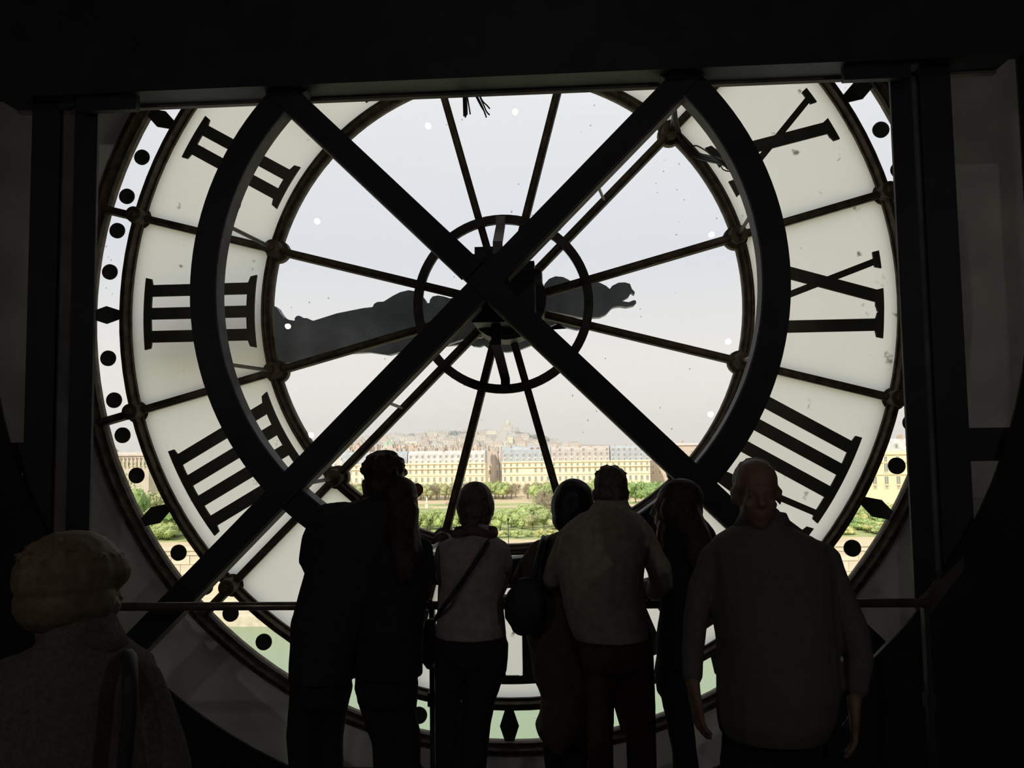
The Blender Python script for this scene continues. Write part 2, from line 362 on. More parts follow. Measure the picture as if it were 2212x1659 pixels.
for h, strokes in NUM.items():
    a0 = math.radians(90 + 30 * h); c, s = math.cos(a0), math.sin(a0); bm = bmesh.new()
    T = lambda u, r: (r * c - u * s, DZ + r * s + u * c)
    def curved(u, r): return T(u, math.sqrt(max(r * r - u * u, .1)))
    for ks, k in enumerate(strokes):
        yk = -.0005 * ks
        if k[0] == 'bar':
            dr = RO - RI - .05; sl = (k[1] - k[2]) / dr; w = k[3] / 2 * math.sqrt(1 + sl * sl); r1, r0 = RO - .025, RI + .025
            prism(bm, [T(k[2] - w, r0), T(k[1] - w, math.sqrt(r1 * r1 - k[1] ** 2)), T(k[1] + w, math.sqrt(r1 * r1 - k[1] ** 2)), T(k[2] + w, r0)], -.022 + yk, -.008)
        else:
            a, b = k[1], k[2]; ra, rb = (RO, RO - TH) if k[3] else (RI, RI + TH); t = (-1 if k[3] else 1); us = [a + (b - a) * i / 8 for i in range(9)]
            inner = [curved(a + .008, rb)] + [curved(a + .045, rb + t * .010)] + [curved(u, rb + t * .010) for u in us[2:-2]] + [curved(b - .045, rb + t * .010)] + [curved(b - .008, rb)] if b - a > .11 else [curved(u, rb) for u in (a + .008, b - .008)]
            prism(bm, [curved(u, ra) for u in us] + inner[::-1], -.0222 + yk, -.0078)
    obj('numeral', bm, M_PLATE, clock)
# hands, outside the glass
YH = .26
def outline(pxs, off=(0, 0), sc=1.): return [(lambda v: (v.x, v.z))(P(off[0] + x / sc, off[1] + y / sc, YH)) for x, y in pxs]
top = [(318, 742), (380, 700), (470, 672), (545, 668)] + [(550 + x / 4.424, 550 + y / 4.424) for x, y in [(165, 490), (200, 495), (235, 520), (265, 570), (300, 610), (350, 632), (400, 640), (402, 615), (420, 595), (445, 592), (470, 605), (478, 615), (520, 615), (560, 635), (580, 640), (800, 570), (1050, 520), (1140, 510), (1155, 480), (1185, 462), (1245, 458), (1330, 405), (1400, 370), (1480, 350), (1535, 358), (1600, 390), (1640, 440), (1655, 475), (1680, 470), (1685, 440), (1710, 410), (1760, 400), (1820, 410), (2000, 470)]]
tail = [(850 + x / 3.687, 400 + y / 3.687) for x, y in [(1185, 860), (1205, 795), (1240, 755), (1290, 735), (1350, 740), (1400, 765), (1440, 800), (1500, 790), (1570, 780), (1640, 785), (1690, 810), (1720, 835), (1740, 810), (1790, 785), (1840, 783), (1880, 795), (1895, 835), (1918, 860), (1915, 878), (1890, 860), (1870, 895), (1835, 915), (1815, 918), (1820, 932), (1870, 940), (1905, 925), (1925, 925), (1930, 945), (1910, 965), (1850, 978), (1800, 970), (1760, 975), (1735, 985), (1690, 1035), (1640, 1058), (1580, 1060), (1500, 1060), (1180, 1000)]]
bot = [(1040, 730), (1000, 735), (960, 748), (940, 750), (928, 740), (880, 758), (842, 768), (800, 762), (740, 765), (690, 775), (622, 786), (607, 781), (595, 778), (540, 790), (440, 800), (360, 790)]
def rounded(name, pts, y0, y1, m):
    bm = bmesh.new(); a = [bm.verts.new((x, y0, z)) for x, z in pts]; f = bm.faces.new(a)
    g = bmesh.ops.inset_region(bm, faces=[f], thickness=.014, depth=0)
    for v in f.verts: v.co.y = y0 - .018
    e = bmesh.ops.extrude_face_region(bm, geom=[x for x in bm.faces if x is not f and False]) if False else None
    b = [bm.verts.new((x, y1, z)) for x, z in pts]
    for i in range(len(a)):
        j = (i + 1) % len(a); bm.faces.new((a[i], a[j], b[j], b[i]))
    bm.faces.new(b[::-1]); return obj(name, bm, m, clock)
rounded('minute_hand', outline(top + tail + bot), YH - .02, YH + .03, M_HAND)
hh = [(925, 690), (960, 648), (1000, 640), (1087, 610), (1150, 640), (1200, 680), (1208, 700), (1225, 708), (1245, 713), (1262, 712), (1275, 700), (1262, 690), (1200, 700), (1160, 720), (1150, 745), (1120, 757), (1095, 761), (1060, 757), (1046, 746), (1036, 750), (1022, 748), (1012, 742), (990, 745), (960, 748), (920, 730), (890, 735), (870, 715)]
rounded('hour_hand', [(lambda v: (v.x, v.z))(P(x, y, .34)) for x, y in hh], .34, .38, M_HAND)
bm = bmesh.new(); bmesh.ops.create_cone(bm, cap_ends=True, segments=40, radius1=.215, radius2=.19, depth=.10, matrix=Matrix.Translation((0, .10, DZ)) @ Matrix.Rotation(PI / 2, 4, 'X'))
bmesh.ops.create_cone(bm, cap_ends=True, segments=24, radius1=.05, radius2=.05, depth=.7, matrix=Matrix.Translation((0, .06, DZ)) @ Matrix.Rotation(PI / 2, 4, 'X')); obj('hub_boss', bm, M_IRON, clock)
# the works behind the hub
bm = bmesh.new(); box(bm, -.13, .20, -.50, -.10, DZ - .17, DZ + .15); box(bm, -.16, .02, -.48, -.20, DZ + .15, DZ + .20); box(bm, -.12, .04, -.45, -.2, DZ + .20, DZ + .245)
bmesh.ops.create_cone(bm, cap_ends=True, segments=36, radius1=.225, radius2=.225, depth=.22, matrix=Matrix.Translation((.03, -.15, DZ - .01)) @ Matrix.Rotation(PI / 2, 4, 'X'))
obj('gearbox', bm, M_MOTOR, clock)
bm = bmesh.new(); a, b = P(1100, 605, -.52), P(1168, 581, -.52); box(bm, a.x, b.x, -.52, -.36, a.z, b.z); cb = obj('control_box', bm, M_MOTOR, clock)
bm = bmesh.new(); box(bm, b.x, b.x + .005, -.525, -.355, a.z - .004, b.z + .003); box(bm, a.x, b.x + .005, -.525, -.355, b.z, b.z + .004); obj('control_box_lid', bm, M_STEEL, cb)
def strap(pts, w, m):
    bm = bmesh.new()
    for (p, q_) in zip(pts, pts[1:]):
        p, q_ = Vector(p), Vector(q_); t = (q_ - p).normalized(); n_ = t.cross(Vector((1, 0, 0))).normalized() * .007
        v = [bm.verts.new(k) for k in (p - Vector((w, 0, 0)) - n_, p + Vector((w, 0, 0)) - n_, p + Vector((w, 0, 0)) + n_, p - Vector((w, 0, 0)) + n_, q_ - Vector((w, 0, 0)) - n_, q_ + Vector((w, 0, 0)) - n_, q_ + Vector((w, 0, 0)) + n_, q_ - Vector((w, 0, 0)) + n_)]
        for f in ((0, 1, 2, 3), (4, 5, 6, 7), (0, 1, 5, 4), (1, 2, 6, 5), (2, 3, 7, 6), (3, 0, 4, 7)): bm.faces.new([v[k] for k in f])
    return obj('bracket', bm, m, clock)
tp = P(1075, 524, -.46); strap([(-.005, -.082, DZ + .51), (-.005, -.082, DZ + .455), tuple(tp), (tp.x, -.46, DZ + .1)], .026, M_STEEL)
bp = P(1072, 742, -.42); strap([(.01, -.082, DZ - .51), (.01, -.082, DZ - .44), tuple(bp), (bp.x, -.42, DZ - .1)], .026, M_MOTOR)

# ------------------------------------------------------------------ the black brace in front of the clock
brace = tag(empty('cross_brace', (BX, -.65, DZ)), 'black iron ring with four diagonal arms braced in front of the clock', 'iron brace')
bm = bmesh.new(); sector(bm, 1.385, 1.517, 0, 2 * PI, -.70, -.60, 140, BX); obj('ring', bm, M_FRAME, brace)
bm = bmesh.new(); sector(bm, 1.377, 1.3855, 0, 2 * PI, -.70, -.60, 140, BX); obj('inner_flange', bm, mat('dull_steel_edge', (.15, .15, .16), .6, .1, .2, 8), brace)
def diag(name, cx, cz, ang, r0, r1, w, y0, y1, m, side=0):
    c, s = math.cos(ang), math.sin(ang); bm = bmesh.new()
    prism(bm, [(cx + r * c - t * s, DZ + cz + r * s + t * c) for r, t in ((r0, -w + side), (r1, -w + side), (r1, w + side), (r0, w + side))], y0, y1); return obj(name, bm, m, brace)
M_EDGE = mat('rusty_edge', (.14, .125, .105), .7, .1, .25, 12)
A1, A2 = math.radians(-44.6), math.radians(44.9)
for ang, cx, cz, yo in ((A1, -.056, .017, 0.), (A2, -.045, .0, .006)):
    for sg in (0, PI):
        a = ang + sg
        dg_ = diag('arm', cx, cz, a, .0604, 2.60, .0605, -.715 + yo, -.60, M_FRAME)
        sgn = -1 if math.cos(a) > 0 else 1
        diag('arm_edge', cx, cz, a, .1, 2.55, .003, -.69, -.58, M_EDGE, sgn * .063)
diag('centre_plate', -.05, .008, A2, -.0605, .0605, .0605, -.716, -.60, M_FRAME)
def rod(r0, a0, r1, a1, y1, w=.011):
    bm = bmesh.new(); p = Vector((r0 * math.cos(a0), -.07, DZ + r0 * math.sin(a0))); q_ = Vector((BX + r1 * math.cos(a1), y1, DZ + r1 * math.sin(a1)))
    tube(bm, [p, p.lerp(q_, .5), q_], w, 6); obj('tie_rod', bm, M_STEEL, brace)
for h in (2.5, 3.5, 4.5, 5.5, 6.5, 7.5, 8.5, 9.5, 10.5, 1.5):
    a = math.radians(90 + 30 * h); rod(1.405, a, 1.43, a, -.61)
for h in (1.5, 4.5, 7.5, 10.5):
    a = math.radians(90 + 30 * h); rod(.84, a, .80, a, -.61, .009)

# ------------------------------------------------------------------ cables
def cable(paths, name, label):
    bm = bmesh.new()
    for pts, r in paths: tube(bm, curve_pts(pts, 6), r, 6)
    return tag(obj(name, bm, M_CABLE, None, True), label, 'cable')
px = lambda L, Y: [P(x, y, Y if len(t) < 1 else t[0]) for x, y, *t in L]
main = [(1462, 205, -.60), (1455, 235, -.40), (1463, 285, -.13), (1480, 312, -.12), (1502, 333, -.12), (1530, 342, -.25), (1560, 349, -.45), (1592, 366, -.60)]
cable([(px(main, 0), .011), (px([(x + 4, y - 3, Y) for x, y, Y in main], 0), .008), (px([(x - 1, y + 5, Y) for x, y, Y in main[2:]], 0), .008)], 'power_cable', 'thick black cable bundle looping from the upper right arm to the ring')
cable([(px([(1492, 317, -.12), (1505, 315, -.2), (1525, 326, -.35), (1545, 342, -.5), (1575, 360, -.58)], 0), .004), (px([(1505, 332, -.12), (1530, 336, -.3), (1550, 346, -.5), (1590, 366, -.6)], 0), .004),
       (px([(1556, 356, -.5), (1562, 366, -.55), (1575, 370, -.57), (1590, 368, -.6)], 0), .0035), (px([(1566, 358, -.5), (1574, 366, -.55), (1592, 362, -.6)], 0), .0035)], 'thin_wire', 'thin black wire loops beside the thick cable bundle')
cable([(px([(505, 428, -.62), (515, 430, -.60), (519, 438, -.59), (516, 449, -.60), (508, 453, -.62)], 0), .005)], 'wire_loop', 'small wire loop on the left inner edge of the iron ring')
cable([(px([(1121, 572, -.6), (1125, 562, -.55), (1126, 572, -.5), (1122, 581, -.48)], 0), .0045)], 'motor_wire', 'short curled wire above the box at the clock hub')
def strands(name, label, L, Y):
    bm = bmesh.new()
    for pts in L: tube(bm, curve_pts([P(x, y, Y + random.uniform(-.03, .03)) for x, y in pts], 4), .0042, 5)
    return tag(obj(name, bm, M_CABLE, None, True), label, 'cable')
s = 7.373; f_ = lambda L: [[(920 + x / s, 180 + y / s) for x, y in p] for p in L]
strands('cut_cable', 'straight tuft of cut black cables hanging under the lintel', f_([[(595, 190), (600, 360), (605, 525)], [(612, 190), (622, 380), (628, 545)], [(628, 190), (638, 360), (640, 520)], [(640, 190), (650, 330), (655, 500)], [(655, 190), (680, 340), (705, 490)]]), -.50)
strands('cut_cable', 'splayed tuft of cut black cables hanging under the lintel', f_([[(785, 185), (870, 350), (935, 460), (960, 540)], [(805, 185), (890, 350), (930, 450), (945, 500)], [(845, 185), (930, 370), (965, 450), (1015, 505)], [(855, 185), (900, 280), (960, 340), (1018, 405)]]), -.50)

# ------------------------------------------------------------------ handrail
rail = tag(empty('handrail', (0, -1.0, 0)), 'long bronze handrail on thin posts in front of the clock', 'handrail')
RZ = DZ - 1.536
bm = bmesh.new(); tube(bm, [(-2.15, -1., RZ - .004), (-1, -1., RZ - .002), (0, -1., RZ), (1.93, -1., RZ + .005)], .0195, 12)
bm2 = bm; obj('rail', bm2, M_RAIL, rail, True)
for x in (-2.1, -.275, .80, 1.905):
    bm = bmesh.new(); box(bm, x - .011, x + .011, -1.02, -.98, 0, RZ - .015); box(bm, x - .04, x + .04, -1.05, -.95, 0, .012); box(bm, x - .02, x + .02, -1.025, -.975, DZ - 1.98, DZ - 1.92); obj('post', bm, M_MOTOR, rail)

# small lamps on the back of the iron ring, facing the glass: the bright dots are their mirror images
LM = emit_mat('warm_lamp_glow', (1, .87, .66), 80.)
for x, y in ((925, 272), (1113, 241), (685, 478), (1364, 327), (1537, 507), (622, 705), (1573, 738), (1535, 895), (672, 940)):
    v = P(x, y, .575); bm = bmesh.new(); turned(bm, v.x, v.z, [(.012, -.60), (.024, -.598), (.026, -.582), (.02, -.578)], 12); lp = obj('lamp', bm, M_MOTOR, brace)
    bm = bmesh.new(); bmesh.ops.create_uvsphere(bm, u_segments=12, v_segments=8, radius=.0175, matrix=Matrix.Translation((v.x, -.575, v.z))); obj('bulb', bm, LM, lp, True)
#PEOPLE
# ------------------------------------------------------------------ people
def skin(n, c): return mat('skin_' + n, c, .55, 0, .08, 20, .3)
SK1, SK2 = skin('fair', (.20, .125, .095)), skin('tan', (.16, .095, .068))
def cloth(n, c, v=.12, sc=30): return mat('cloth_' + n, c, .92, 0, v, sc, .1, .25)
def sw(x0, x1, y, Y): return (P(x1, y, Y) - P(x0, y, Y)).length

def head(bm, C, yaw, pitch, k, female=False):
    """a head with its face: C is the middle of the skull, yaw 0 looks into the picture (+Y), k scales a 0.155 m wide head"""
    M = Matrix.Rotation(yaw, 3, 'Z') @ Matrix.Rotation(-pitch, 3, 'X')
    A = lambda s_, f, u: C + M @ Vector((s_, f, u)) * k
    E = lambda c, r: ellipsoid(bm, A(*c), r[0] * k, r[1] * k, r[2] * k, M, 14)
    E((0, -.012, .040), (.075, .094, .080)); E((0, .030, -.040), (.059, .066, .074)); E((0, .066, -.094), (.026, .025, .022))
    E((0, .076, .026), (.050, .018, .012)); E((0, .104, -.024), (.015, .016, .012)); limb(bm, [(A(0, .088, .018), .009 * k), (A(0, .100, -.006), .011 * k), (A(0, .108, -.024), .013 * k)], 8)
    for s_ in (-1, 1):
        E((s_ * .039, .062, -.030), (.020, .022, .020)); E((s_ * .031, .074, .006), (.013, .015, .009)); E((s_ * .077, -.004, -.012), (.010, .020, .033)); E((s_ * .083, -.014, .004), (.008, .012, .018))
        E((s_ * .046, .02, -.066), (.016, .034, .026))
    E((0, .090, -.057), (.022, .011, .006)); E((0, .088, -.068), (.019, .011, .007))
    return A, M

def hand(bm, wrist, d, nrm, L=.17, curl=.6, side=1):
    """palm, four unequal fingers with bent joints and a thumb leaving the side of the palm"""
    d = d.normalized(); nrm = (nrm - d * nrm.dot(d)).normalized(); u = d.cross(nrm) * side; h = L
    loft(bm, [(wrist + d * h * t, u * h * a, nrm * h * b) for t, a, b in ((-.04, .15, .12), (.12, .185, .10), (.32, .23, .085), (.50, .225, .07))], 10)
    def digit(b, dr, segs, r, c):
        p = [(b, r)]; v = dr.normalized(); ax = v.cross(nrm).normalized()
        for i, s_ in enumerate(segs):
            p.append((p[-1][0] + v * s_, r * (1 - .13 * (i + 1)))); v = Matrix.Rotation(c, 3, ax) @ v
        limb(bm, p, 8)
    for i, (o_, ln) in enumerate(((-.165, .86), (-.055, .98), (.055, .93), (.16, .75))):
        digit(wrist + d * h * .44 + u * h * o_, d + u * o_ * .5, [h * .24 * ln, h * .17 * ln, h * .13 * ln], h * .052, curl)
    digit(wrist + d * h * .16 - u * h * .15, d * .8 - u * .75 + nrm * .15, [h * .19, h * .16, h * .13], h * .058, curl * .45)

def tx(L, dep): return [(P((a + b) / 2, y, Y), Vector(((P(b, y, Y) - P(a, y, Y)).length / 2, 0, 0)), Vector((0, dep * dk, 0))) for y, a, b, Y, dk in L]
def lx(L): return [(P(x, y, Y), sw(x - hw, x + hw, y, Y) / 2) for x, y, hw, Y in L]

def person(label, sk, head_px, torso, sleeves, legs, tops, bottoms, top_mat, leg_mat, dep=.115, arms=None, hands=(), foot_yaw=0., collar=None, loose=None, short=False, female=False, hair=None, wob=.004, shoe=None, name_top='jacket', crotch=.10):
    hx, hy, hw, HY, yaw, pitch = head_px
    C = P(hx, hy, HY); k = sw(hx - hw, hx + hw, hy, HY) / .158
    hip = sum((l[0][0] for l in [lx(x) for x in legs]), Vector()) / len(legs)
    root = tag(empty('person', (hip.x, hip.y, 0)), label, 'person')
    # clothed volumes
    T = tx(torso, dep); S = [lx(s_) for s_ in sleeves]; Lg = []
    for l in legs:
        r = lx(l); p, w = r[-1]; n = 4
        foot = Vector((p.x, p.y, .09))
        if p.z > .5: r = r + [(p.lerp(Vector((p.x, p.y, .5)), .55), max(w * .88, .075)), (Vector((p.x, p.y, .50)), max(w * .72, .066))]; w = r[-1][1]; p = r[-1][0]
        r = r + [(p.lerp(foot, .5), w * .92), (foot, max(w * .85, .055))]; Lg.append(r)
    # the body: one continuous surface under the clothes
    bm = bmesh.new(); A, M = head(bm, C, yaw, pitch, k, female)
    top = T[0][0]; nb = A(0, -.02, -.07)
    limb(bm, [(nb, .056 * k, .060 * k), (nb.lerp(top, .6), .058 * k, .060 * k), (top - Vector((0, 0, .03)), .075 * k, .07 * k)], 14)
    loft(bm, [(c, s_ * .82, d * .78) for c, s_, d in T[:-1]], 18, 'top')
    for r in S + ([] if not arms else [lx(a) for a in arms]):
        limb(bm, [(p, max(w * .72, .026)) if not (arms and short) else (p, w * .8) for p, w in r], 12)
    for r in Lg: limb(bm, [(p, w * .82) for p, w in r] + [(Vector((r[-1][0].x, r[-1][0].y, .05)), .045)], 12)
    for r in Lg: limb(bm, [(T[-1][0], .055), (r[0][0], r[0][1] * .7)], 10)
    hb = bmesh.new()
    for w_, d, n_, L, cu, sd_ in hands: hand(hb, w_, d, n_, L, cu, sd_)
    fuse('body', bm, sk, root, .0085, 3, 0, hb)
    # top
    bm = bmesh.new(); loft(bm, T, 22, 'top')
    for r in S: limb(bm, r, 14)
    for r in S: limb(bm, [(r[0][0], r[0][1] * .98), (r[0][0].lerp(T[min(2, len(T) - 1)][0], .55), r[0][1] * 1.0)], 12)
    if collar:
        cb_ = bmesh.new(); R = [(P((x0 + x1) / 2, y, Y), Vector((sw(x0, x1, y, Y) / 2, 0, 0)), Vector((0, d_, .0))) for y, x0, x1, Y, d_ in collar]; loft(cb_, R, 20, False); obj('collar', cb_, top_mat, root, True)
    fuse(name_top, bm, top_mat, root, .0085, 3, wob)
    # trousers
    bm = bmesh.new()
    for r in Lg: limb(bm, r, 14)
    b0 = T[-1]; hipz = min(r[0][0].z for r in Lg)
    loft(bm, [(b0[0] + Vector((0, 0, .12)), b0[1] * .86, b0[2] * .86), (Vector((hip.x, hip.y, hipz + .02)), Vector(((Lg[0][0][0] - Lg[-1][0][0]).length / 2 + Lg[0][0][1] * .95, 0, 0)), Vector((0, dep * .95, 0))), (Vector((hip.x, hip.y, hipz - .07)), Vector(((Lg[0][0][0] - Lg[-1][0][0]).length / 2 + Lg[0][0][1] * .8, 0, 0)), Vector((0, dep * .85, 0))), (Vector((hip.x, hip.y, hipz - crotch)), Vector(((Lg[0][0][0] - Lg[-1][0][0]).length / 2, 0, 0)), Vector((0, dep * .6, 0)))], 18)
    fuse('trousers', bm, leg_mat, root, .0085, 3, wob)
    # shoes
    for r in Lg:
        f = r[-1][0]; d = Vector((-math.sin(foot_yaw), math.cos(foot_yaw), 0)); s_ = Vector((d.y, -d.x, 0)); bm = bmesh.new()
        loft(bm, [(Vector((f.x, f.y, 0)) + d * o_ + Vector((0, 0, h_ / 2 + .004)), s_ * w_, Vector((0, 0, h_ / 2))) for o_, w_, h_ in ((-.075, .034, .075), (-.03, .038, .095), (.04, .040, .085), (.11, .046, .06), (.17, .040, .045))], 12)
        for v in bm.verts: v.co.z = max(v.co.z, .002)
        obj('shoe', bm, shoe or M_CABLE, root, True)
    return root, A, M, k

def hair_part(root, name, m, parts, voxel=.007, wob=.003, it=2):
    bm = bmesh.new()
    for p in parts:
        if p[0] == 'e': ellipsoid(bm, p[1], *p[2], p[3] if len(p) > 3 else None, 14)
        else: limb(bm, p[1], 8)
    return fuse(name, bm, m, root, voxel, it, wob)
def cap(A, M, k, s=1.0, dz=0, back=0):
    return [('e', A(0, -.020 - back, .046 + dz), (.080 * k * s, .098 * k * s, .083 * k * s), M), ('e', A(0, -.045 - back, -.01), (.072 * k * s, .066 * k * s, .075 * k * s), M)]
def strands_on(A, k, n, r, up, seed, length=.02, zmin=.02):
    """short wisps standing off the skull"""
    rd = random.Random(seed); out = []
    for _ in range(n):
        a = rd.uniform(0, 2 * PI); e = rd.uniform(zmin, 1.35); d = Vector((math.cos(a) * math.cos(e) * .078, math.sin(a) * math.cos(e) * .096 - .015, .044 + math.sin(e) * .082)); q_ = d + Vector((d.x * .25 + rd.uniform(-.01, .01), d.y * .25 + rd.uniform(-.01, .01), up * rd.uniform(.4, 1.2))) * (length / .02)
        out.append(('l', [(A(*d), r * k), (A(*d.lerp(q_, .6)), r * k * .8), (A(*q_), r * k * .45)]))
    return out
H_DARK = mat('dark_brown_hair', (.035, .024, .018), .6, 0, .3, 60, .3, .3)
H_BLACK = mat('black_hair', (.015, .013, .013), .5, 0, .3, 60, .35, .3)
H_MOUSE = mat('greying_brown_hair', (.085, .068, .052), .6, 0, .3, 60, .3, .3)
H_GREY = mat('short_grey_hair', (.30, .29, .27), .7, 0, .25, 60, .3, .3)
H_BLOND = mat('blond_hair', (.16, .122, .075), .6, 0, .15, 60, .3, .35)
H_AUB = mat('auburn_hair', (.08, .034, .02), .5, 0, .3, 50, .35, .3)
UP = Vector((0, 0, 1)); FW = Vector((0, 1, 0))
def on_rail(x, L=.165, cu=.5, sd_=1, y=-1.075): return (Vector((x, y, RZ + .040)), Vector((.05, 1, -.02)), Vector((0, 0, -1)), L, cu, sd_)
def rail_arm(x): return P(x, 1286, -1.09)

# the couple: a curly-haired man in black, a woman against his shoulder
Y = -1.34
r, A, M, k = person('curly-haired man in black coat leaning on the rail, left of the huddled couple', SK2, (831, 1048, 43, -1.22, .05, .12),
    [(1076, 788, 850, -1.27, .75), (1087, 745, 872, -1.28, .9), (1108, 694, 880, -1.30, 1), (1150, 678, 878, -1.32, 1.1), (1200, 668, 872, Y, 1.1), (1250, 655, 860, Y, 1.1), (1290, 644, 850, Y, 1.15), (1340, 631, 815, Y, 1.15), (1400, 629, 790, Y, 1.2), (1464, 627, 768, Y, 1.2)],
    [[(702, 1116, 29, -1.29), (684, 1165, 31, -1.28), (676, 1207, 30, -1.26), (700, 1262, 25, -1.16), (735, 1285, 19, -1.10)], [(862, 1118, 26, -1.3), (872, 1190, 25, -1.30), (862, 1250, 22, -1.18), (830, 1284, 17, -1.10)]],
    [[(668, 1478, 40, Y), (664, 1520, 39, Y), (652, 1590, 33, Y), (655, 1659, 31, Y)], [(722, 1478, 40, Y), (712, 1532, 38, Y + .05), (706, 1590, 35, Y + .08), (708, 1659, 33, Y + .08)]], None, None,
    cloth('navy_black', (.036, .038, .046)), cloth('black_denim', (.032, .033, .038)), .125, hands=[on_rail(P(742, 1290, -1.08).x, sd_=-1), on_rail(P(826, 1290, -1.08).x)], name_top='coat',
    collar=[(1062, 790, 868, -1.25, .07), (1088, 765, 885, -1.27, .08)])
hair_part(r, 'hair', H_DARK, cap(A, M, k, 1.0) + strands_on(A, k, 150, .013, .012, 3, .012, .0), .007, .004)
Y = -1.40
r, A, M, k = person('long-haired woman in black with sunglasses nestled against the curly-haired man', SK1, (869, 1086, 34, -1.28, -.35, .05),
    [(1143, 848, 900, -1.33, .7), (1160, 822, 912, -1.35, .9), (1190, 800, 932, -1.38, 1), (1230, 792, 938, Y, 1), (1290, 786, 925, Y, 1), (1340, 781, 915, Y, 1.05), (1400, 771, 914, Y, 1.1), (1458, 767, 913, Y, 1.1)],
    [[(912, 1182, 23, -1.37), (918, 1232, 20, -1.36), (912, 1285, 18, -1.22), (895, 1290, 15, -1.10)], [(812, 1185, 21, -1.37), (806, 1240, 19, -1.34), (820, 1280, 16, -1.2), (845, 1288, 14, -1.10)]],
    [[(802, 1475, 37, Y), (818, 1548, 33, Y), (830, 1600, 28, Y), (836, 1659, 29, Y)], [(868, 1475, 37, Y), (868, 1548, 31, Y), (879, 1592, 30, Y), (881, 1659, 29, Y)]], None, None,
    cloth('soft_black', (.032, .032, .034)), cloth('black_denim', (.032, .033, .038)), .11, hands=[on_rail(P(890, 1290, -1.08).x), on_rail(P(850, 1290, -1.08).x, sd_=-1)], name_top='coat', female=True)
hp = lambda x, y, Y_, hw: (P(x, y, Y_), sw(x - hw, x + hw, y, Y_) / 2)
hair_part(r, 'hair', H_DARK, cap(A, M, k, 1.03) + [('l', [hp(880, 1085, -1.31, 24), hp(884, 1120, -1.34, 20), hp(890, 1155, -1.40, 18), hp(900, 1190, -1.44, 14), hp(906, 1225, -1.48, 8)]), ('l', [hp(862, 1090, -1.34, 26), hp(858, 1130, -1.38, 26), hp(862, 1175, -1.46, 24), hp(866, 1230, -1.52, 14), hp(868, 1262, -1.53, 6)]), ('l', [hp(884, 1100, -1.34, 22), hp(880, 1150, -1.40, 24), hp(884, 1200, -1.49, 20), hp(886, 1250, -1.53, 8)])], .007, .003)
sg = tag(empty('sunglasses', tuple(A(.03, .09, .03))), 'rose tinted sunglasses with black rims on the long-haired woman in black', 'sunglasses')
for s_ in (-1, 1):
    bm = bmesh.new(); c = A(s_ * .036, .080, .064); x_, f_v, u_v = M @ Vector((1, 0, 0)), M @ Vector((0, 1, 0)), M @ Vector((0, 0, 1))
    n_ = 20; R0 = [bm.verts.new(c + (x_ * math.cos(2 * PI * i / n_) * .031 + u_v * math.sin(2 * PI * i / n_) * .027) * k) for i in range(n_)]; R1 = [bm.verts.new(v.co + f_v * .003) for v in R0]
    bm.faces.new(R0); bm.faces.new(R1[::-1])
    for i in range(n_): bm.faces.new((R0[i], R0[(i + 1) % n_], R1[(i + 1) % n_], R1[i]))
    lm = mat('rose_lens', (.5, .2, .15), .2, 0, .05, 5, .5); obj('lens', bm, lm, sg)
    bm = bmesh.new(); tube(bm, [c + (x_ * math.cos(2 * PI * i / 24) * .033 + u_v * math.sin(2 * PI * i / 24) * .029) * k for i in range(25)], .0028, 6); tube(bm, [c + x_ * s_ * .033 * k + u_v * .008, A(s_ * .086, .03, .040), A(s_ * .088, -.01, .026)], .0025, 6); obj('rim', bm, M_CABLE, sg)

# ponytail woman in a grey T-shirt
Y = -1.34
r, A, M, k = person('woman with a ponytail in a mauve grey T-shirt leaning on the rail', SK1, (1028, 1100, 36, -1.24, 0., .1),
    [(1150, 997, 1058, -1.30, .75), (1166, 962, 1082, -1.31, .95), (1182, 947, 1092, -1.32, 1), (1212, 944, 1094, -1.33, 1.05), (1250, 946, 1089, Y, 1), (1304, 945, 1086, Y, .95), (1350, 942, 1092, Y, 1.05), (1374, 941, 1094, Y, 1.1)],
    [[(1079, 1186, 22, -1.31), (1087, 1208, 21, -1.30), (1091, 1222, 19, -1.29)], [(961, 1188, 20, -1.31), (955, 1212, 19, -1.30), (953, 1228, 17, -1.29)]],
    [[(980, 1392, 41, Y), (971, 1440, 33, Y), (966, 1521, 27, Y), (966, 1592, 26, Y), (965, 1659, 25, Y)], [(1056, 1392, 43, Y), (1058, 1440, 38, Y), (1037, 1500, 36, Y), (1028, 1560, 32, Y), (1021, 1659, 30, Y)]], None, None,
    cloth('mauve_grey', (.30, .265, .275)), cloth('black_denim', (.032, .033, .038)), .11, arms=[[(1092, 1215, 14, -1.29), (1099, 1244, 12, -1.25), (1080, 1285, 11, -1.12)], [(953, 1222, 14, -1.29), (950, 1246, 12, -1.24), (975, 1285, 11, -1.12)]],
    hands=[on_rail(P(1076, 1288, -1.08).x), on_rail(P(980, 1288, -1.08).x, sd_=-1)], short=True, name_top='t_shirt', female=True)
hair_part(r, 'hair', H_MOUSE, cap(A, M, k, 1.03) + [('e', A(0, -.02, .012), (.093 * k, .092 * k, .100 * k)), ('e', A(0, -.035, -.04), (.078 * k, .070 * k, .065 * k)), ('e', A(0, -.085, -.02), (.035 * k, .03 * k, .03 * k)), ('l', [(A(0, -.09, -.03), .022), (A(0, -.115, -.06), .024), (A(-.006, -.12, -.10), .02), (A(-.01, -.115, -.145), .012), (A(-.008, -.11, -.17), .005)])], .006, .002)
bm = bmesh.new(); cs = P(1026, 1152, -1.30)
tube(bm, [cs + Vector((.078 * math.cos(a), .075 * math.sin(a) * 1.05, .012 * math.sin(a * 3) - .008 * math.sin(a))) for a in [2 * PI * i / 20 for i in range(21)]], .021, 10); obj('scarf', bm, cloth('plum', (.11, .075, .075)), r, True)
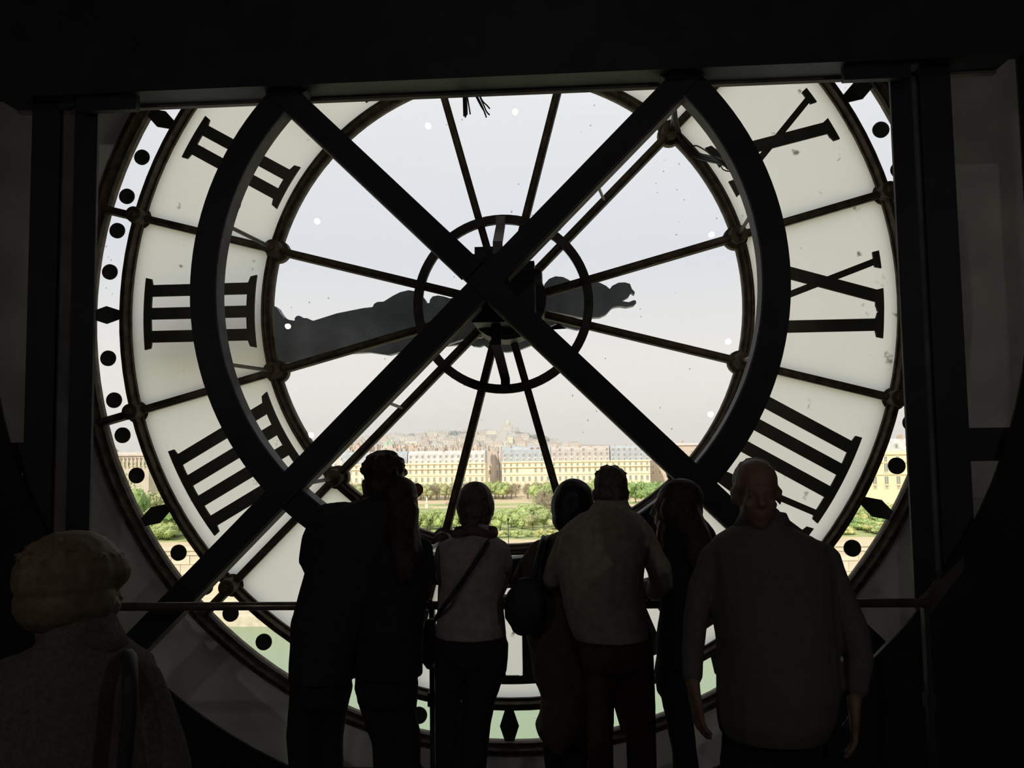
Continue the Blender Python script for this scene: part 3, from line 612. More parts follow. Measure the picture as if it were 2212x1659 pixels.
bg_ = tag(empty('crossbody_bag', tuple(P(930, 1392, -1.30))), 'small black crossbody bag hanging at the hip of the ponytail woman', 'bag')
bm = bmesh.new(); limb(bm, [(P(930, 1348, -1.27), .026, .03), (P(928, 1365, -1.27), .033, .04), (P(926, 1400, -1.27), .036, .045), (P(927, 1428, -1.27), .03, .04), (P(928, 1436, -1.27), .02, .03)], 14); obj('pouch', bm, M_CABLE, bg_, True)
bm = bmesh.new(); tube(bm, curve_pts([P(1060, 1163, -1.28), P(1052, 1175, -1.42), P(1020, 1225, -1.462), P(985, 1275, -1.462), P(955, 1315, -1.45), P(935, 1346, -1.30)], 5), .009, 8); obj('strap', bm, M_CABLE, bg_, True)

# bobbed woman in a long brown coat
Y = -1.27
r, A, M, k = person('woman with a rounded dark bob in a long brown coat carrying a black shoulder bag', SK2, (1241, 1104, 41, -1.19, -.25, .2),
    [(1148, 1208, 1272, -1.23, .75), (1163, 1170, 1290, -1.24, .95), (1182, 1152, 1300, -1.25, 1), (1215, 1136, 1300, -1.26, 1.05), (1260, 1128, 1298, Y, 1.05), (1310, 1130, 1296, Y, 1.1), (1374, 1137, 1290, Y, 1.15), (1411, 1144, 1290, Y, 1.2), (1461, 1151, 1290, Y, 1.25), (1499, 1167, 1285, Y, 1.25), (1538, 1166, 1280, Y, 1.3), (1563, 1155, 1272, Y, 1.3), (1585, 1162, 1262, Y, 1.25), (1606, 1180, 1240, Y, 1.15)],
    [[(1166, 1190, 25, -1.25), (1140, 1228, 24, -1.24), (1122, 1262, 22, -1.21), (1140, 1288, 17, -1.12)], [(1285, 1190, 22, -1.25), (1295, 1240, 20, -1.2), (1270, 1286, 16, -1.12)]],
    [[(1205, 1560, 38, Y), (1203, 1623, 30, Y), (1205, 1659, 27, Y)], [(1246, 1560, 38, Y), (1243, 1623, 30, Y), (1241, 1659, 28, Y)]], None, None,
    cloth('umber', (.095, .078, .062)), cloth('black_denim', (.032, .033, .038)), .115, hands=[on_rail(P(1265, 1288, -1.08).x), on_rail(P(1146, 1288, -1.08).x, sd_=-1)], name_top='long_coat', female=True)
hair_part(r, 'hair', H_BLACK, cap(A, M, k, 1.06) + [('e', A(-.004, -.02, .015), (.094 * k, .100 * k, .104 * k)), ('e', A(-.004, -.03, -.035), (.084 * k, .080 * k, .066 * k))], .007, .002, 4)
bg_ = tag(empty('shoulder_bag', tuple(P(1132, 1312, -1.42))), 'large black shoulder bag hanging behind the bobbed woman in brown', 'bag')
bm = bmesh.new(); limb(bm, [(P(1140, 1262, -1.43), .05, .03), (P(1138, 1285, -1.43), .078, .045), (P(1134, 1315, -1.43), .084, .055), (P(1130, 1342, -1.43), .074, .05), (P(1127, 1358, -1.43), .045, .03)], 18); obj('pouch', bm, M_CABLE, bg_, True)
bm = bmesh.new()
for dx in (0, 9): tube(bm, curve_pts([P(1148 + dx * 2, 1268, -1.43), P(1160 + dx, 1215, -1.405), P(1170 + dx, 1175, -1.36), P(1174 + dx, 1160, -1.27)], 5), .010, 8)
obj('strap', bm, M_CABLE, bg_, True)

# man in the pale jacket
Y = -1.52
r, A, M, k = person('short-haired man in a beige collared jacket bending over the rail, seen from behind', SK2, (1319, 1066, 36, -1.36, .1, .15),
    [(1098, 1280, 1362, -1.42, .75), (1112, 1247, 1384, -1.44, .95), (1128, 1226, 1398, -1.46, 1.05), (1150, 1210, 1408, -1.48, 1.1), (1180, 1205, 1404, -1.5, 1.1), (1220, 1203, 1394, Y, 1.1), (1260, 1207, 1390, Y, 1.1), (1315, 1217, 1395, Y, 1.1), (1360, 1232, 1402, Y, 1.12), (1378, 1240, 1405, Y, 1.12)],
    [[(1386, 1150, 25, -1.47), (1404, 1190, 26, -1.47), (1424, 1228, 28, -1.46), (1428, 1258, 27, -1.42), (1413, 1278, 20, -1.34)], [(1228, 1158, 24, -1.47), (1208, 1205, 23, -1.46), (1194, 1248, 23, -1.43), (1200, 1278, 19, -1.25), (1222, 1288, 15, -1.11)]],
    [[(1290, 1398, 44, Y), (1300, 1449, 37, Y), (1298, 1500, 32, Y), (1296, 1573, 30, Y), (1297, 1659, 28, Y)], [(1368, 1398, 44, Y), (1373, 1449, 41, Y), (1375, 1500, 41, Y), (1384, 1573, 33, Y), (1386, 1659, 32, Y)]], None, None,
    cloth('beige', (.28, .255, .22)), cloth('brown_trousers', (.085, .058, .045)), .12, hands=[on_rail(P(1228, 1288, -1.08).x, sd_=-1), (P(1412, 1279, -1.335), Vector((-.55, .85, .05)), Vector((-.8, -.4, .3)), .17, .75, 1)], name_top='jacket',
    collar=[(1079, 1287, 1351, -1.40, .072), (1094, 1276, 1362, -1.42, .085), (1108, 1266, 1372, -1.43, .098)])
hair_part(r, 'hair', H_MOUSE, cap(A, M, k, 1.02) + [('e', A(0, -.03, .0), (.084 * k, .075 * k, .075 * k))] + strands_on(A, k, 90, .007, .016, 9, .014, .5), .006, .0025)
pp = tag(empty('paper_map', tuple(P(1400, 1262, -1.26))), 'folded pale paper held in the right hand of the beige jacket man', 'paper')
bm = bmesh.new(); c = P(1399, 1266, -1.25)
for a_, w_ in ((.0, .030), (.25, .027)):
    vs = [bm.verts.new(c + Vector((x_ * w_, .06 * y_ + a_ * .03, .032 * z_ + x_ * .004 + a_ * .02))) for y_ in (0, .06) for x_, z_ in ((-1, -1), (1, -.9), (1, 1), (-1, .8))]
    for f in ((0, 1, 2, 3), (4, 5, 6, 7), (0, 1, 5, 4), (1, 2, 6, 5), (2, 3, 7, 6), (3, 0, 4, 7)): bm.faces.new([vs[i] for i in f])
obj('sheet', bm, mat('white_paper', (.75, .74, .70), .8, 0, .04, 10), pp)

# long-haired woman in profile
Y = -1.22
r, A, M, k = person('woman with long dark hair in a black coat turned in profile to the left', SK1, (1458, 1098, 38, -1.16, 1.25, .05),
    [(1140, 1432, 1500, -1.19, .75), (1156, 1422, 1538, -1.2, .95), (1180, 1424, 1548, -1.2, 1), (1250, 1428, 1540, Y, 1), (1325, 1425, 1530, Y, 1), (1374, 1417, 1520, Y, 1.05), (1400, 1417, 1512, Y, 1.1), (1436, 1420, 1505, Y, 1.1)],
    [[(1438, 1178, 22, -1.2), (1440, 1232, 20, -1.2), (1436, 1280, 16, -1.11)], [(1532, 1180, 22, -1.2), (1534, 1240, 20, -1.2), (1510, 1282, 16, -1.11)]],
    [[(1449, 1455, 28, Y), (1456, 1500, 30, Y), (1466, 1560, 26, Y), (1480, 1659, 22, Y)], [(1472, 1455, 28, Y + .06), (1466, 1500, 30, Y + .06), (1474, 1560, 24, Y + .06), (1488, 1659, 22, Y + .06)]], None, None,
    cloth('coal', (.028, .029, .036)), cloth('black_denim', (.032, .033, .038)), .105, hands=[on_rail(P(1436, 1288, -1.08).x, sd_=-1), on_rail(P(1508, 1288, -1.08).x)], name_top='coat', female=True)
hair_part(r, 'hair', H_DARK, cap(A, M, k, 1.06, .0, .012) + [('e', A(.068, .0, -.012), (.034 * k, .055 * k, .07 * k), M), ('e', A(-.068, .0, -.012), (.034 * k, .055 * k, .07 * k), M), ('l', [hp(1478, 1080, -1.20, 30), hp(1484, 1110, -1.22, 32), hp(1494, 1140, -1.25, 34), hp(1506, 1165, -1.28, 34), hp(1508, 1210, -1.31, 28), hp(1504, 1250, -1.32, 12)]), ('l', [hp(1500, 1120, -1.2, 16), hp(1520, 1140, -1.22, 16), hp(1536, 1155, -1.23, 12), hp(1546, 1166, -1.24, 5)])], .007, .004)
hair_part(r, 'hair_lock', H_AUB, [('l', [hp(1438, 1118, -1.18, 12), hp(1432, 1140, -1.20, 14), hp(1428, 1160, -1.22, 13), hp(1430, 1185, -1.24, 7)])], .006, .003)

# balding man coming towards the camera
Y = -2.14
r, A, M, k = person('balding elderly man in a loose grey collared shirt walking towards the room', SK1, (1634, 1066, 50, -2.17, PI - .06, .06),
    [(1126, 1606, 1690, Y, .7), (1142, 1574, 1716, Y, .9), (1160, 1544, 1756, Y, 1), (1182, 1528, 1784, Y, 1.1), (1220, 1528, 1796, Y, 1.2), (1300, 1534, 1800, Y - .01, 1.25), (1400, 1548, 1806, Y - .03, 1.4), (1484, 1546, 1812, Y - .04, 1.5), (1545, 1548, 1802, Y - .04, 1.45), (1582, 1556, 1786, Y - .03, 1.35)],
    [[(1542, 1200, 30, Y), (1514, 1270, 29, Y - .01), (1502, 1340, 27, Y - .03), (1496, 1405, 25, Y - .05), (1496, 1462, 22, Y - .08)], [(1782, 1205, 34, Y), (1812, 1285, 34, Y - .01), (1842, 1362, 35, Y - .03), (1856, 1425, 32, Y - .05), (1850, 1490, 26, Y - .08)]],
    [[(1612, 1640, 58, Y), (1610, 1700, 56, Y), (1612, 1760, 52, Y)], [(1732, 1640, 58, Y), (1734, 1700, 56, Y), (1732, 1760, 52, Y)]], None, None,
    cloth('slate_check', (.105, .105, .10), .06, 60), cloth('charcoal_trousers', (.03, .027, .025)), .118, arms=None,
    hands=[(P(1497, 1478, Y - .09), Vector((.12, -.12, -1)), Vector((.9, .2, 0)), .17, .35, 1), (P(1846, 1515, Y - .10), Vector((-.10, -.15, -1)), Vector((-.9, .2, 0)), .17, .35, -1)], foot_yaw=PI, name_top='shirt',
    collar=[(1108, 1600, 1697, Y + .01, .078), (1136, 1584, 1710, Y + .01, .092)])
hair_part(r, 'hair', H_GREY, [('e', A(0, -.030, .040), (.0785 * k, .082 * k, .080 * k), M), ('e', A(0, -.05, -.01), (.072 * k, .058 * k, .06 * k), M)] + strands_on(A, k, 40, .003, .01, 21, .008, .4), .006, .001)

# blond woman close to the camera
Y = -3.14
r, A, M, k = person('blond short-haired woman in a knitted coat standing close by at the lower left', SK1, (160, 1282, 78, -3.12, -.42, .05),
    [(1385, 92, 250, Y, .8), (1412, 45, 285, Y, .95), (1432, -15, 318, Y, 1.05), (1465, -45, 330, Y, 1.1), (1520, -55, 326, Y, 1.15), (1600, -60, 330, Y, 1.2), (1700, -65, 335, Y, 1.25), (1850, -75, 345, Y, 1.3), (2050, -85, 350, Y, 1.35)],
    [[(300, 1468, 44, Y), (322, 1520, 46, Y), (346, 1590, 46, Y), (366, 1659, 46, Y), (372, 1800, 42, Y - .03), (350, 1900, 36, Y - .08)], [(-10, 1475, 44, Y), (-45, 1560, 44, Y), (-65, 1680, 42, Y), (-60, 1850, 38, Y - .05)]],
    [[(70, 2080, 95, Y), (75, 2250, 85, Y), (78, 2400, 75, Y)], [(215, 2080, 95, Y), (212, 2250, 85, Y), (210, 2400, 75, Y)]], None, None,
    cloth('tweed', (.11, .095, .085), .15, 120), cloth('charcoal_trousers', (.03, .027, .025)), .125,
    hands=[(P(345, 1930, Y - .09), Vector((-.1, .1, -1)), Vector((-.9, .2, 0)), .165, .4, -1), (P(-58, 1880, Y - .06), Vector((.1, .1, -1)), Vector((.9, .2, 0)), .165, .4, 1)], name_top='coat', female=True, wob=.005,
    collar=[(1345, 112, 240, Y, .075), (1375, 96, 256, Y, .085), (1412, 78, 276, Y, .095)])
hair_part(r, 'hair', H_BLOND, [('e', A(0, -.012, .037), (.100 * k, .112 * k, .097 * k), M), ('e', A(0, -.045, -.015), (.094 * k, .070 * k, .062 * k), M), ('e', A(.048, .040, .045), (.048 * k, .050 * k, .044 * k), M), ('e', A(-.035, .045, .045), (.05 * k, .05 * k, .044 * k), M), ('e', A(.070, .0, -.010), (.030 * k, .045 * k, .045 * k), M)] + strands_on(A, k, 150, .004, .003, 31, .024, .35), .005, .003, 2)
st_ = tag(empty('bag_strap', tuple(P(280, 1440, Y - .1))), 'black shoulder strap crossing the blond woman\'s knitted coat', 'strap')
bm = bmesh.new(); tube(bm, curve_pts([P(276, 1416, Y - .02), P(281, 1424, Y - .10), P(281, 1470, Y - .152), P(280, 1540, Y - .165), P(272, 1620, Y - .172), P(262, 1720, Y - .178)], 5), .0135, 8); obj('webbing', bm, M_CABLE, st_, True)
#END_PEOPLE
#OUTSIDE
# ------------------------------------------------------------------ the view outside
GZ = -25.2
rd = random.Random(11)
M_TAN = mat('sandy_ground', (.62, .52, .36), .95, 0, .08, .05, .1)
M_LAWN = mat('lawn_green', (.40, .45, .21), .95, 0, .15, .15, .1)
M_STONE = mat('pale_cut_stone', (.68, .60, .47), .9, 0, .10, .6, .1)
M_QUAY = mat('quay_stone', (.66, .59, .44), .9, 0, .12, .5, .1)
M_CREAM = mat('cream_facade', (.88, .79, .60), .9, 0, .04, .4, .1)
M_CREAM2 = mat('warm_facade', (.86, .73, .52), .9, 0, .04, .4, .1)
M_PALE = mat('pale_city_wall', (.74, .67, .57), .9, 0, .06, .3, .1)
M_ROSE = mat('rose_city_wall', (.62, .53, .46), .9, 0, .06, .3, .1)
M_SLATE = mat('blue_grey_slate', (.42, .46, .50), .7, 0, .08, .5, .3)
M_ZINC = mat('pale_zinc', (.60, .59, .58), .7, 0, .08, .5, .3)
M_TAUPE = mat('taupe_roof', (.54, .49, .46), .8, 0, .08, .5, .2)
M_PANE = mat('window_glass_dark', (.30, .30, .30), .45, 0, .1, 2, .4)
M_BRICK = mat('red_brick_dormer', (.48, .19, .13), .9, 0, .1, 4, .1)
M_CHIM = mat('ochre_chimney', (.56, .44, .34), .9, 0, .1, 3, .1)
M_TRUNK = mat('bark', (.16, .12, .085), .95, 0, .2, 3, .1)
def leafm(n, c): return mat('leaves_' + n, c, .85, 0, .16, .35, .15)
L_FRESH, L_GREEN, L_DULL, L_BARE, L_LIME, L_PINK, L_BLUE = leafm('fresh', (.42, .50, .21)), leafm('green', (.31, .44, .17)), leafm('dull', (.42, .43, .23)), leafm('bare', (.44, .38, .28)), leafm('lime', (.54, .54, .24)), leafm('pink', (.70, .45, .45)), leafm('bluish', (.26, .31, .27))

def slab(name, x0, x1, y0, y1, z0, z1, m):
    bm = bmesh.new(); box(bm, x0, x1, y0, y1, z0, z1); return struct(name, bm, m)
slab('ground', -2600, 2600, 213, 5200, GZ - 2, GZ, M_TAN)
slab('quay', -900, 900, 172, 207, -40, GZ - 9.8, M_QUAY)
slab('embankment_wall', -900, 900, 207, 213, -40, GZ + .02, M_STONE)
slab('near_quay', -900, 900, 3, 60, -40, GZ - 8.5, M_QUAY)
m = bpy.data.materials.new('green_river_water'); m.use_nodes = True; n = m.node_tree; b = n.nodes['Principled BSDF']
b.inputs['Base Color'].default_value = (.22, .31, .18, 1); b.inputs['Roughness'].default_value = .22; b.inputs['Specular IOR Level'].default_value = .45
t = n.nodes.new('ShaderNodeTexCoord'); mp = n.nodes.new('ShaderNodeMapping'); mp.inputs['Scale'].default_value = (.25, 1.1, 1); z = n.nodes.new('ShaderNodeTexNoise'); z.inputs['Scale'].default_value = .9; z.inputs['Detail'].default_value = 4
u = n.nodes.new('ShaderNodeBump'); u.inputs['Strength'].default_value = .35; u.inputs['Distance'].default_value = .3
n.links.new(t.outputs['Object'], mp.inputs[0]); n.links.new(mp.outputs[0], z.inputs['Vector']); n.links.new(z.outputs['Fac'], u.inputs['Height']); n.links.new(u.outputs[0], b.inputs['Normal'])
slab('river_water', -900, 900, 60, 172, -40, -36.9, m)
bm = bmesh.new(); box(bm, -900, 900, 171.5, 172.3, -37.5, GZ - 9.55); box(bm, -900, 900, 206.5, 207.2, GZ - 1.1, GZ - .7); box(bm, -900, 900, 206.6, 207.1, GZ + .0, GZ + 1.0); struct('quay_edge', bm, M_STONE)
for k, (y0, y1, x0, x1, mm) in enumerate(((226, 338, -300, 300, M_LAWN), (348, 362, -300, 300, M_LAWN), (310, 330, 6, 42, M_TAN))): slab('lawn_%d' % (k + 1) if mm is M_LAWN else 'path_%d' % (k - 1), x0, x1, y0, y1, GZ - .5, GZ + .04 + .02 * k, mm)
# stone courses of the embankment, blocks that the picture lets one tell apart
blk = None
for row in range(3):
    for i in range(40):
        if blk is None:
            bm = bmesh.new(); box(bm, -1.7, 1.7, -.12, 0, -.9, .9); bmesh.ops.recalc_face_normals(bm, faces=bm.faces); blk = bpy.data.meshes.new('stone_block'); bm.to_mesh(blk); bm.free(); blk.materials.append(M_STONE)
        if row == 0 and i == 0: wallroot = next(o for o in COL.objects if o.name == 'embankment_wall')
        o = bpy.data.objects.new('stone_block', blk); COL.objects.link(o); o.parent = wallroot; o.location = (-110 + i * 5.0 + (row % 2) * 2.5, 206.99 - rd.uniform(0, .1), GZ - 2.3 - row * 2.6); o.scale = (1.42, 1, 1.36)

# trees: one crown mesh per kind and size, copied
def crown_mesh(name, seed, m, n=420, leaf=.16, flat=.8, blobs=9, inner=True, twig=False, flower=None):
    r = random.Random(seed); bm = bmesh.new(); cs = [(Vector((r.uniform(-.55, .55), r.uniform(-.55, .55), r.uniform(-.45, .5) * flat)), r.uniform(.35, .55)) for _ in range(blobs)]
    if inner:
        for c, q_ in cs: bmesh.ops.create_icosphere(bm, subdivisions=1, radius=q_ * .82, matrix=Matrix.Translation(c) @ Matrix.Diagonal((1, 1, flat, 1)))
    for k in range(n):
        c, q_ = r.choice(cs); d = Vector((r.gauss(0, 1), r.gauss(0, 1), r.gauss(0, 1))).normalized(); p = c + Vector((d.x, d.y, d.z * flat)) * q_ * (r.uniform(.8, 1.12) if not twig else r.uniform(.1, 1.2))
        s_ = Vector((r.gauss(0, 1), r.gauss(0, 1), r.gauss(0, 1))).normalized(); t = s_.cross(d); t = t.normalized() if t.length > .01 else Vector((0, 0, 1)); L = leaf * r.uniform(.6, 1.3); wd = L * (.6 if not twig else .14)
        if twig: s_ = (d + Vector((0, 0, .5))).normalized(); t = s_.cross(Vector((r.gauss(0, 1), r.gauss(0, 1), 0))).normalized(); L *= 1.6
        f = bm.faces.new([bm.verts.new(p + s_ * L * a + t * wd * b_) for a, b_ in ((-.5, 0), (0, -.5), (.5, 0), (0, .5))])
        if flower and r.random() < .06: f.material_index = 1
    for v in bm.verts: v.co.z = v.co.z
    me = bpy.data.meshes.new(name); bm.to_mesh(me); bm.free(); me.materials.append(m)
    if flower: me.materials.append(flower)
    return me
bm = bmesh.new(); tube(bm, [(0, 0, 0), (.01, 0, .5), (0, .01, 1)], .045, 7)
for a in range(4): tube(bm, [(0, 0, .8), (.12 * math.cos(a * 1.6), .12 * math.sin(a * 1.6), 1.15)], .02, 5)
trunk_me = bpy.data.meshes.new('trunk'); bm.to_mesh(trunk_me); bm.free(); trunk_me.materials.append(M_TRUNK)
W_FL = mat('white_blossom', (.8, .78, .66), .9, 0, .05, 3)
KIND = {}
for kn, m_, kw in (('fresh', L_FRESH, {}), ('green', L_GREEN, {}), ('dull', L_DULL, dict(n=520, leaf=.13)), ('bare', L_BARE, dict(n=900, inner=False, twig=True, leaf=.22)), ('lime', L_LIME, {}), ('pink', L_PINK, {}), ('bluish', L_BLUE, {}), ('flower', L_FRESH, dict(flower=W_FL))):
    KIND[kn] = [crown_mesh('crown_' + kn, hash(kn) % 97 * 0 + 31 * len(kn) + s_, m_, **kw) for s_ in range(3)]
def tree(kn, x, Y, w, h, base, label, group, name='garden_tree', sink=0.):
    """a tree at (x, Y) with a crown w wide, total height h, crown starting at base"""
    t = tag(empty(name, (x, Y, GZ - sink)), label, 'tree', group)
    c = bpy.data.objects.new('crown', rd.choice(KIND[kn])); COL.objects.link(c); c.parent = t; c.location = (0, 0, (h + base) / 2); c.scale = (w / 2 / .92, w / 2 / .92, (h - base) / 2 / .78); c.rotation_euler = (0, 0, rd.uniform(0, 6.28))
    k = bpy.data.objects.new('trunk', trunk_me); COL.objects.link(k); k.parent = t; k.location = (0, 0, 0); hh_ = base + (h - base) * .35; k.scale = (h * .55, h * .55, hh_ / 1.0)
    return t
def ptree(kn, x, ytop, Y, wpx, label, group, base=.18, **k):
    top = P(x, ytop, Y); w = sw(x - wpx / 2, x + wpx / 2, ytop, Y); h = top.z - GZ; return tree(kn, top.x, Y, w, h, h * base, label, group, **k)
ROW = {'fresh': 'pruned bright green tree in the long row below the pale facades', 'dull': 'pruned dull green tree in the long row below the pale facades', 'bare': 'pruned leafless brown tree in the long row below the pale facades', 'green': 'pruned deep green tree in the long row below the pale facades'}
def rowkind(x):
    if 1015 < x < 1055: return 'fresh'
    if 1055 < x < 1100: return rd.choice(['fresh', 'dull'])
    if 1100 < x < 1145: return 'bare'
    if x > 1355: return 'green'
    return rd.choice(['dull', 'dull', 'bare'] if x < 1015 else ['dull', 'bare', 'fresh'])
for j, Yr in enumerate((386, 394, 403)):
    x = 690 + j * 6
    while x < (1450 if j == 2 else 1780):
        if not (1120 < x < 1132): ptree(k_ := rowkind(x), x, (1043 + rd.uniform(-3, 3) - (j * 2)), Yr, 33, ROW[k_], 'pruned trees in the row below the facades: ' + k_, .17)
        x += 18 + rd.uniform(-2, 2)
BIG = [('green', 1372, 1036, 356, 44, .08, 'broad deep green tree right of the beige jacket man, tallest by the facades'), ('green', 1405, 1040, 350, 46, .08, 'dark green rounded tree between the beige jacket man and the iron bar'), ('fresh', 1290, 1026, 360, 46, .1, 'fresh green tree rising behind the head of the beige jacket man'),
       ('green', 1340, 1052, 330, 40, .08, 'low deep green tree just right of the beige jacket man\'s head'), ('green', 1420, 1064, 318, 60, .05, 'wide green tree low beside the dark iron corner'),
       ('fresh', 1168, 1037, 330, 56, .15, 'tall fresh green tree behind the leafless crown in the garden centre'), ('bare', 1172, 1055, 300, 66, .2, 'large leafless grey brown tree in the middle of the garden'), ('bare', 1188, 1068, 296, 60, .2, 'second leafless tree leaning right of the great bare crown'), ('pink', 1216, 1052, 345, 18, .2, 'pink blossoming tree beside the slanting iron spoke'),
       ('fresh', 1150, 1086, 272, 78, .05, 'billowing bright green tree right of the ponytail woman, lower left lobe'), ('fresh', 1195, 1095, 266, 80, .05, 'billowing bright green tree left of the bobbed woman\'s head'), ('fresh', 1126, 1102, 262, 56, .05, 'bright green low tree directly above the lower iron ring'), ('flower', 1092, 1094, 275, 52, .1, 'grey green tree with white blossoms right of the ponytail'), ('dull', 1082, 1100, 268, 40, .1, 'dull green half bare tree touching the ponytail woman\'s hair'),
       ('flower', 925, 1096, 262, 54, .05, 'white flecked green tree left of the iron spoke, beside the couple'), ('flower', 955, 1100, 258, 46, .05, 'white flecked green tree right under the slanting spoke'), ('fresh', 985, 1098, 260, 44, .05, 'bright green tree showing between spoke and ponytail woman'), ('fresh', 905, 1104, 255, 40, .05, 'bright green tree peeping past the sunglasses woman'), ('pink', 966, 1083, 352, 12, .2, 'small mauve pink blossoming bush left of the ponytail woman\'s head'),
       ('fresh', 268, 1016, 268, 62, .05, 'light green tree in the left rim of the clock, uppermost'), ('green', 300, 1045, 255, 58, .05, 'mid green tree left of the round minute dot at four'), ('dull', 342, 1048, 262, 60, .05, 'olive tree with thin foliage behind the hexagonal mark at four'), ('lime', 330, 1090, 245, 60, .05, 'yellow green shrubby tree under the hexagonal mark at four'), ('green', 378, 1092, 240, 64, .05, 'leafy green tree touching the middle iron ring at lower left'), ('lime', 352, 1118, 236, 56, .05, 'yellow green bushy tree lowest in the left rim'), ('fresh', 400, 1110, 238, 50, .05, 'pale green tree half hidden by the numeral four'),
       ('fresh', 745, 1040, 350, 50, .05, 'pale green tree beside the round iron boss left of the couple'), ('dull', 720, 1050, 340, 50, .05, 'dull green tree below the iron boss left of the couple'), ('dull', 770, 1040, 360, 46, .05, 'thin dull tree left of the curly-haired man'),
       ('lime', 1925, 1082, 260, 70, .05, 'yellow green tree in the right rim of the clock, uppermost'), ('green', 1895, 1108, 250, 66, .05, 'mid green tree behind the right hexagonal mark'), ('lime', 1950, 1088, 252, 52, .05, 'yellow tinged tree at the dark right column'), ('fresh', 1870, 1116, 244, 60, .05, 'fresh green tree lowest in the right rim'), ('lime', 1915, 1122, 240, 56, .05, 'yellowish bush low in the right rim')]
for kn, x, yt, Y, wp, bs, lb in BIG: ptree(kn, x, yt, Y, wp, lb, None, bs)
for x0, x1, lo, hi, side in ((225, 440, 1078, 1146, 'left'), (1800, 2010, 1085, 1142, 'right')):
    for i in range(30):
        yt = rd.uniform(lo, hi); ptree(rd.choice(['fresh', 'lime', 'green', 'dull']), rd.uniform(x0, x1), yt, 262 - (yt - lo) * .6, 46, 'leafy tree filling the garden edge in the %s rim of the clock' % side, 'trees filling the %s rim' % side, .04)
x = 640
while x < 1560:                                                # the near hedge line along the terrace
    ptree(rd.choice(['fresh', 'flower', 'fresh', 'dull']), x, 1098 + rd.uniform(-3, 6), 252 + rd.uniform(-6, 6), 40, 'leafy green tree in the near row along the garden terrace', 'leafy trees along the garden terrace', .05); x += 26 + rd.uniform(-4, 4)
x = 650
while x < 1560:
    ptree(rd.choice(['lime', 'lime', 'flower']), x, 1140 + rd.uniform(-4, 6), 231 + rd.uniform(-3, 3), 26, 'low yellow green shrub at the foot of the terrace trees', 'yellow green shrubs at the foot of the terrace', .05, name='garden_shrub'); x += 21 + rd.uniform(-4, 4)
for o in COL.objects:
    if o.name.startswith('garden_shrub'): o['category'] = 'shrub'
# lamp posts and a balustrade on the quay road
lpm = None
for i in range(9):
    x = -78 + i * 21.0
    t = tag(empty('street_lamp', (x, 217, GZ)), 'thin dark street lamp standing on the far river embankment', 'street lamp', 'street lamps along the embankment')
    for nm, f in (('pole', lambda b_: tube(b_, [(x, 217, GZ), (x, 217, GZ + 3), (x, 217, GZ + 6)], .09, 6)), ('lantern', lambda b_: bmesh.ops.create_cone(b_, cap_ends=True, segments=8, radius1=.18, radius2=.34, depth=.7, matrix=Matrix.Translation((x, 217, GZ + 6.3))))):
        bm = bmesh.new(); f(bm); obj(nm, bm, M_CABLE, t)
v = P(922, 1102, 338)
t = tag(empty('garden_statue', (v.x, 338, GZ)), 'white stone statue on a pedestal in the lawn right of the couple', 'statue')
bm = bmesh.new(); box(bm, v.x - .6, v.x + .6, 337.4, 338.6, GZ, GZ + 2.2); box(bm, v.x - .75, v.x + .75, 337.25, 338.75, GZ + 2.2, GZ + 2.45); obj('pedestal', bm, mat('white_stone', (.78, .74, .64), .9), t)
bm = bmesh.new(); limb(bm, [(Vector((v.x, 338, GZ + 2.45)), .4), (Vector((v.x + .05, 338, GZ + 3.3)), .36), (Vector((v.x, 338, GZ + 4.0)), .45), (Vector((v.x, 338, GZ + 4.3)), .16), (Vector((v.x, 338, GZ + 4.6)), .2)], 10); obj('figure', bm, MATS['white_stone'], t)

# ---- buildings
def meshof(name, m, build):
    bm = bmesh.new(); build(bm); bmesh.ops.recalc_face_normals(bm, faces=bm.faces); me = bpy.data.meshes.new(name); bm.to_mesh(me); bm.free()
    for k in (m if isinstance(m, list) else [m]): me.materials.append(k)
    return me
def win_build(w, h, fr):
    def f(bm):
        box(bm, -w / 2, w / 2, -.12, .1, 0, h, 0)
        for a, b_, c, d in ((-w / 2 - fr, -w / 2, -fr, h + fr), (w / 2, w / 2 + fr, -fr, h + fr), (-w / 2, w / 2, h, h + fr), (-w / 2, w / 2, -fr, 0)): box(bm, a, b_, -.3, .1, c, d, 1)
        box(bm, -.05, .05, -.16, -.1, 0, h, 1)
    return f
def put(me, name, parent, loc):
    o = bpy.data.objects.new(name, me); COL.objects.link(o); o.parent = parent; o.location = loc; return o
WIN = {}
def window(kind, parent, x, y, z):
    if kind not in WIN:
        w, h, fr, mm = {'tall': (1.15, 2.3, .22, M_CREAM), 'mid': (1.1, 1.8, .2, M_CREAM), 'big': (1.5, 3.2, .3, M_CREAM2), 'small': (1.1, 1.3, .2, M_CREAM2), 'ground': (1.3, 2.6, .25, M_CREAM)}[kind]
        WIN[kind] = meshof('window', [M_PANE, mm], win_build(w, h, fr))
    return put(WIN[kind], 'window', parent, (x, y, z))
def dormer_mesh(m, round_=False, w=1.4, h=1.9):
    def f(bm):
        box(bm, -w / 2, w / 2, -.1, 2.2, 0, h * .8, 1); prism(bm, [(-w / 2 - .1, h * .8), (w / 2 + .1, h * .8), (w / 2 * .7, h * .98), (0, h * 1.06), (-w / 2 * .7, h * .98)], -.15, 2.2, 1); box(bm, -w * .28, w * .28, -.16, -.05, h * .12, h * .74, 0)
    return meshof('dormer', [M_PANE, m], f)
DW, DG, DB = dormer_mesh(mat('white_dormer', (.78, .75, .66), .9, 0, .04, 2)), dormer_mesh(M_ZINC), dormer_mesh(M_BRICK, False, 1.7, 2.4)
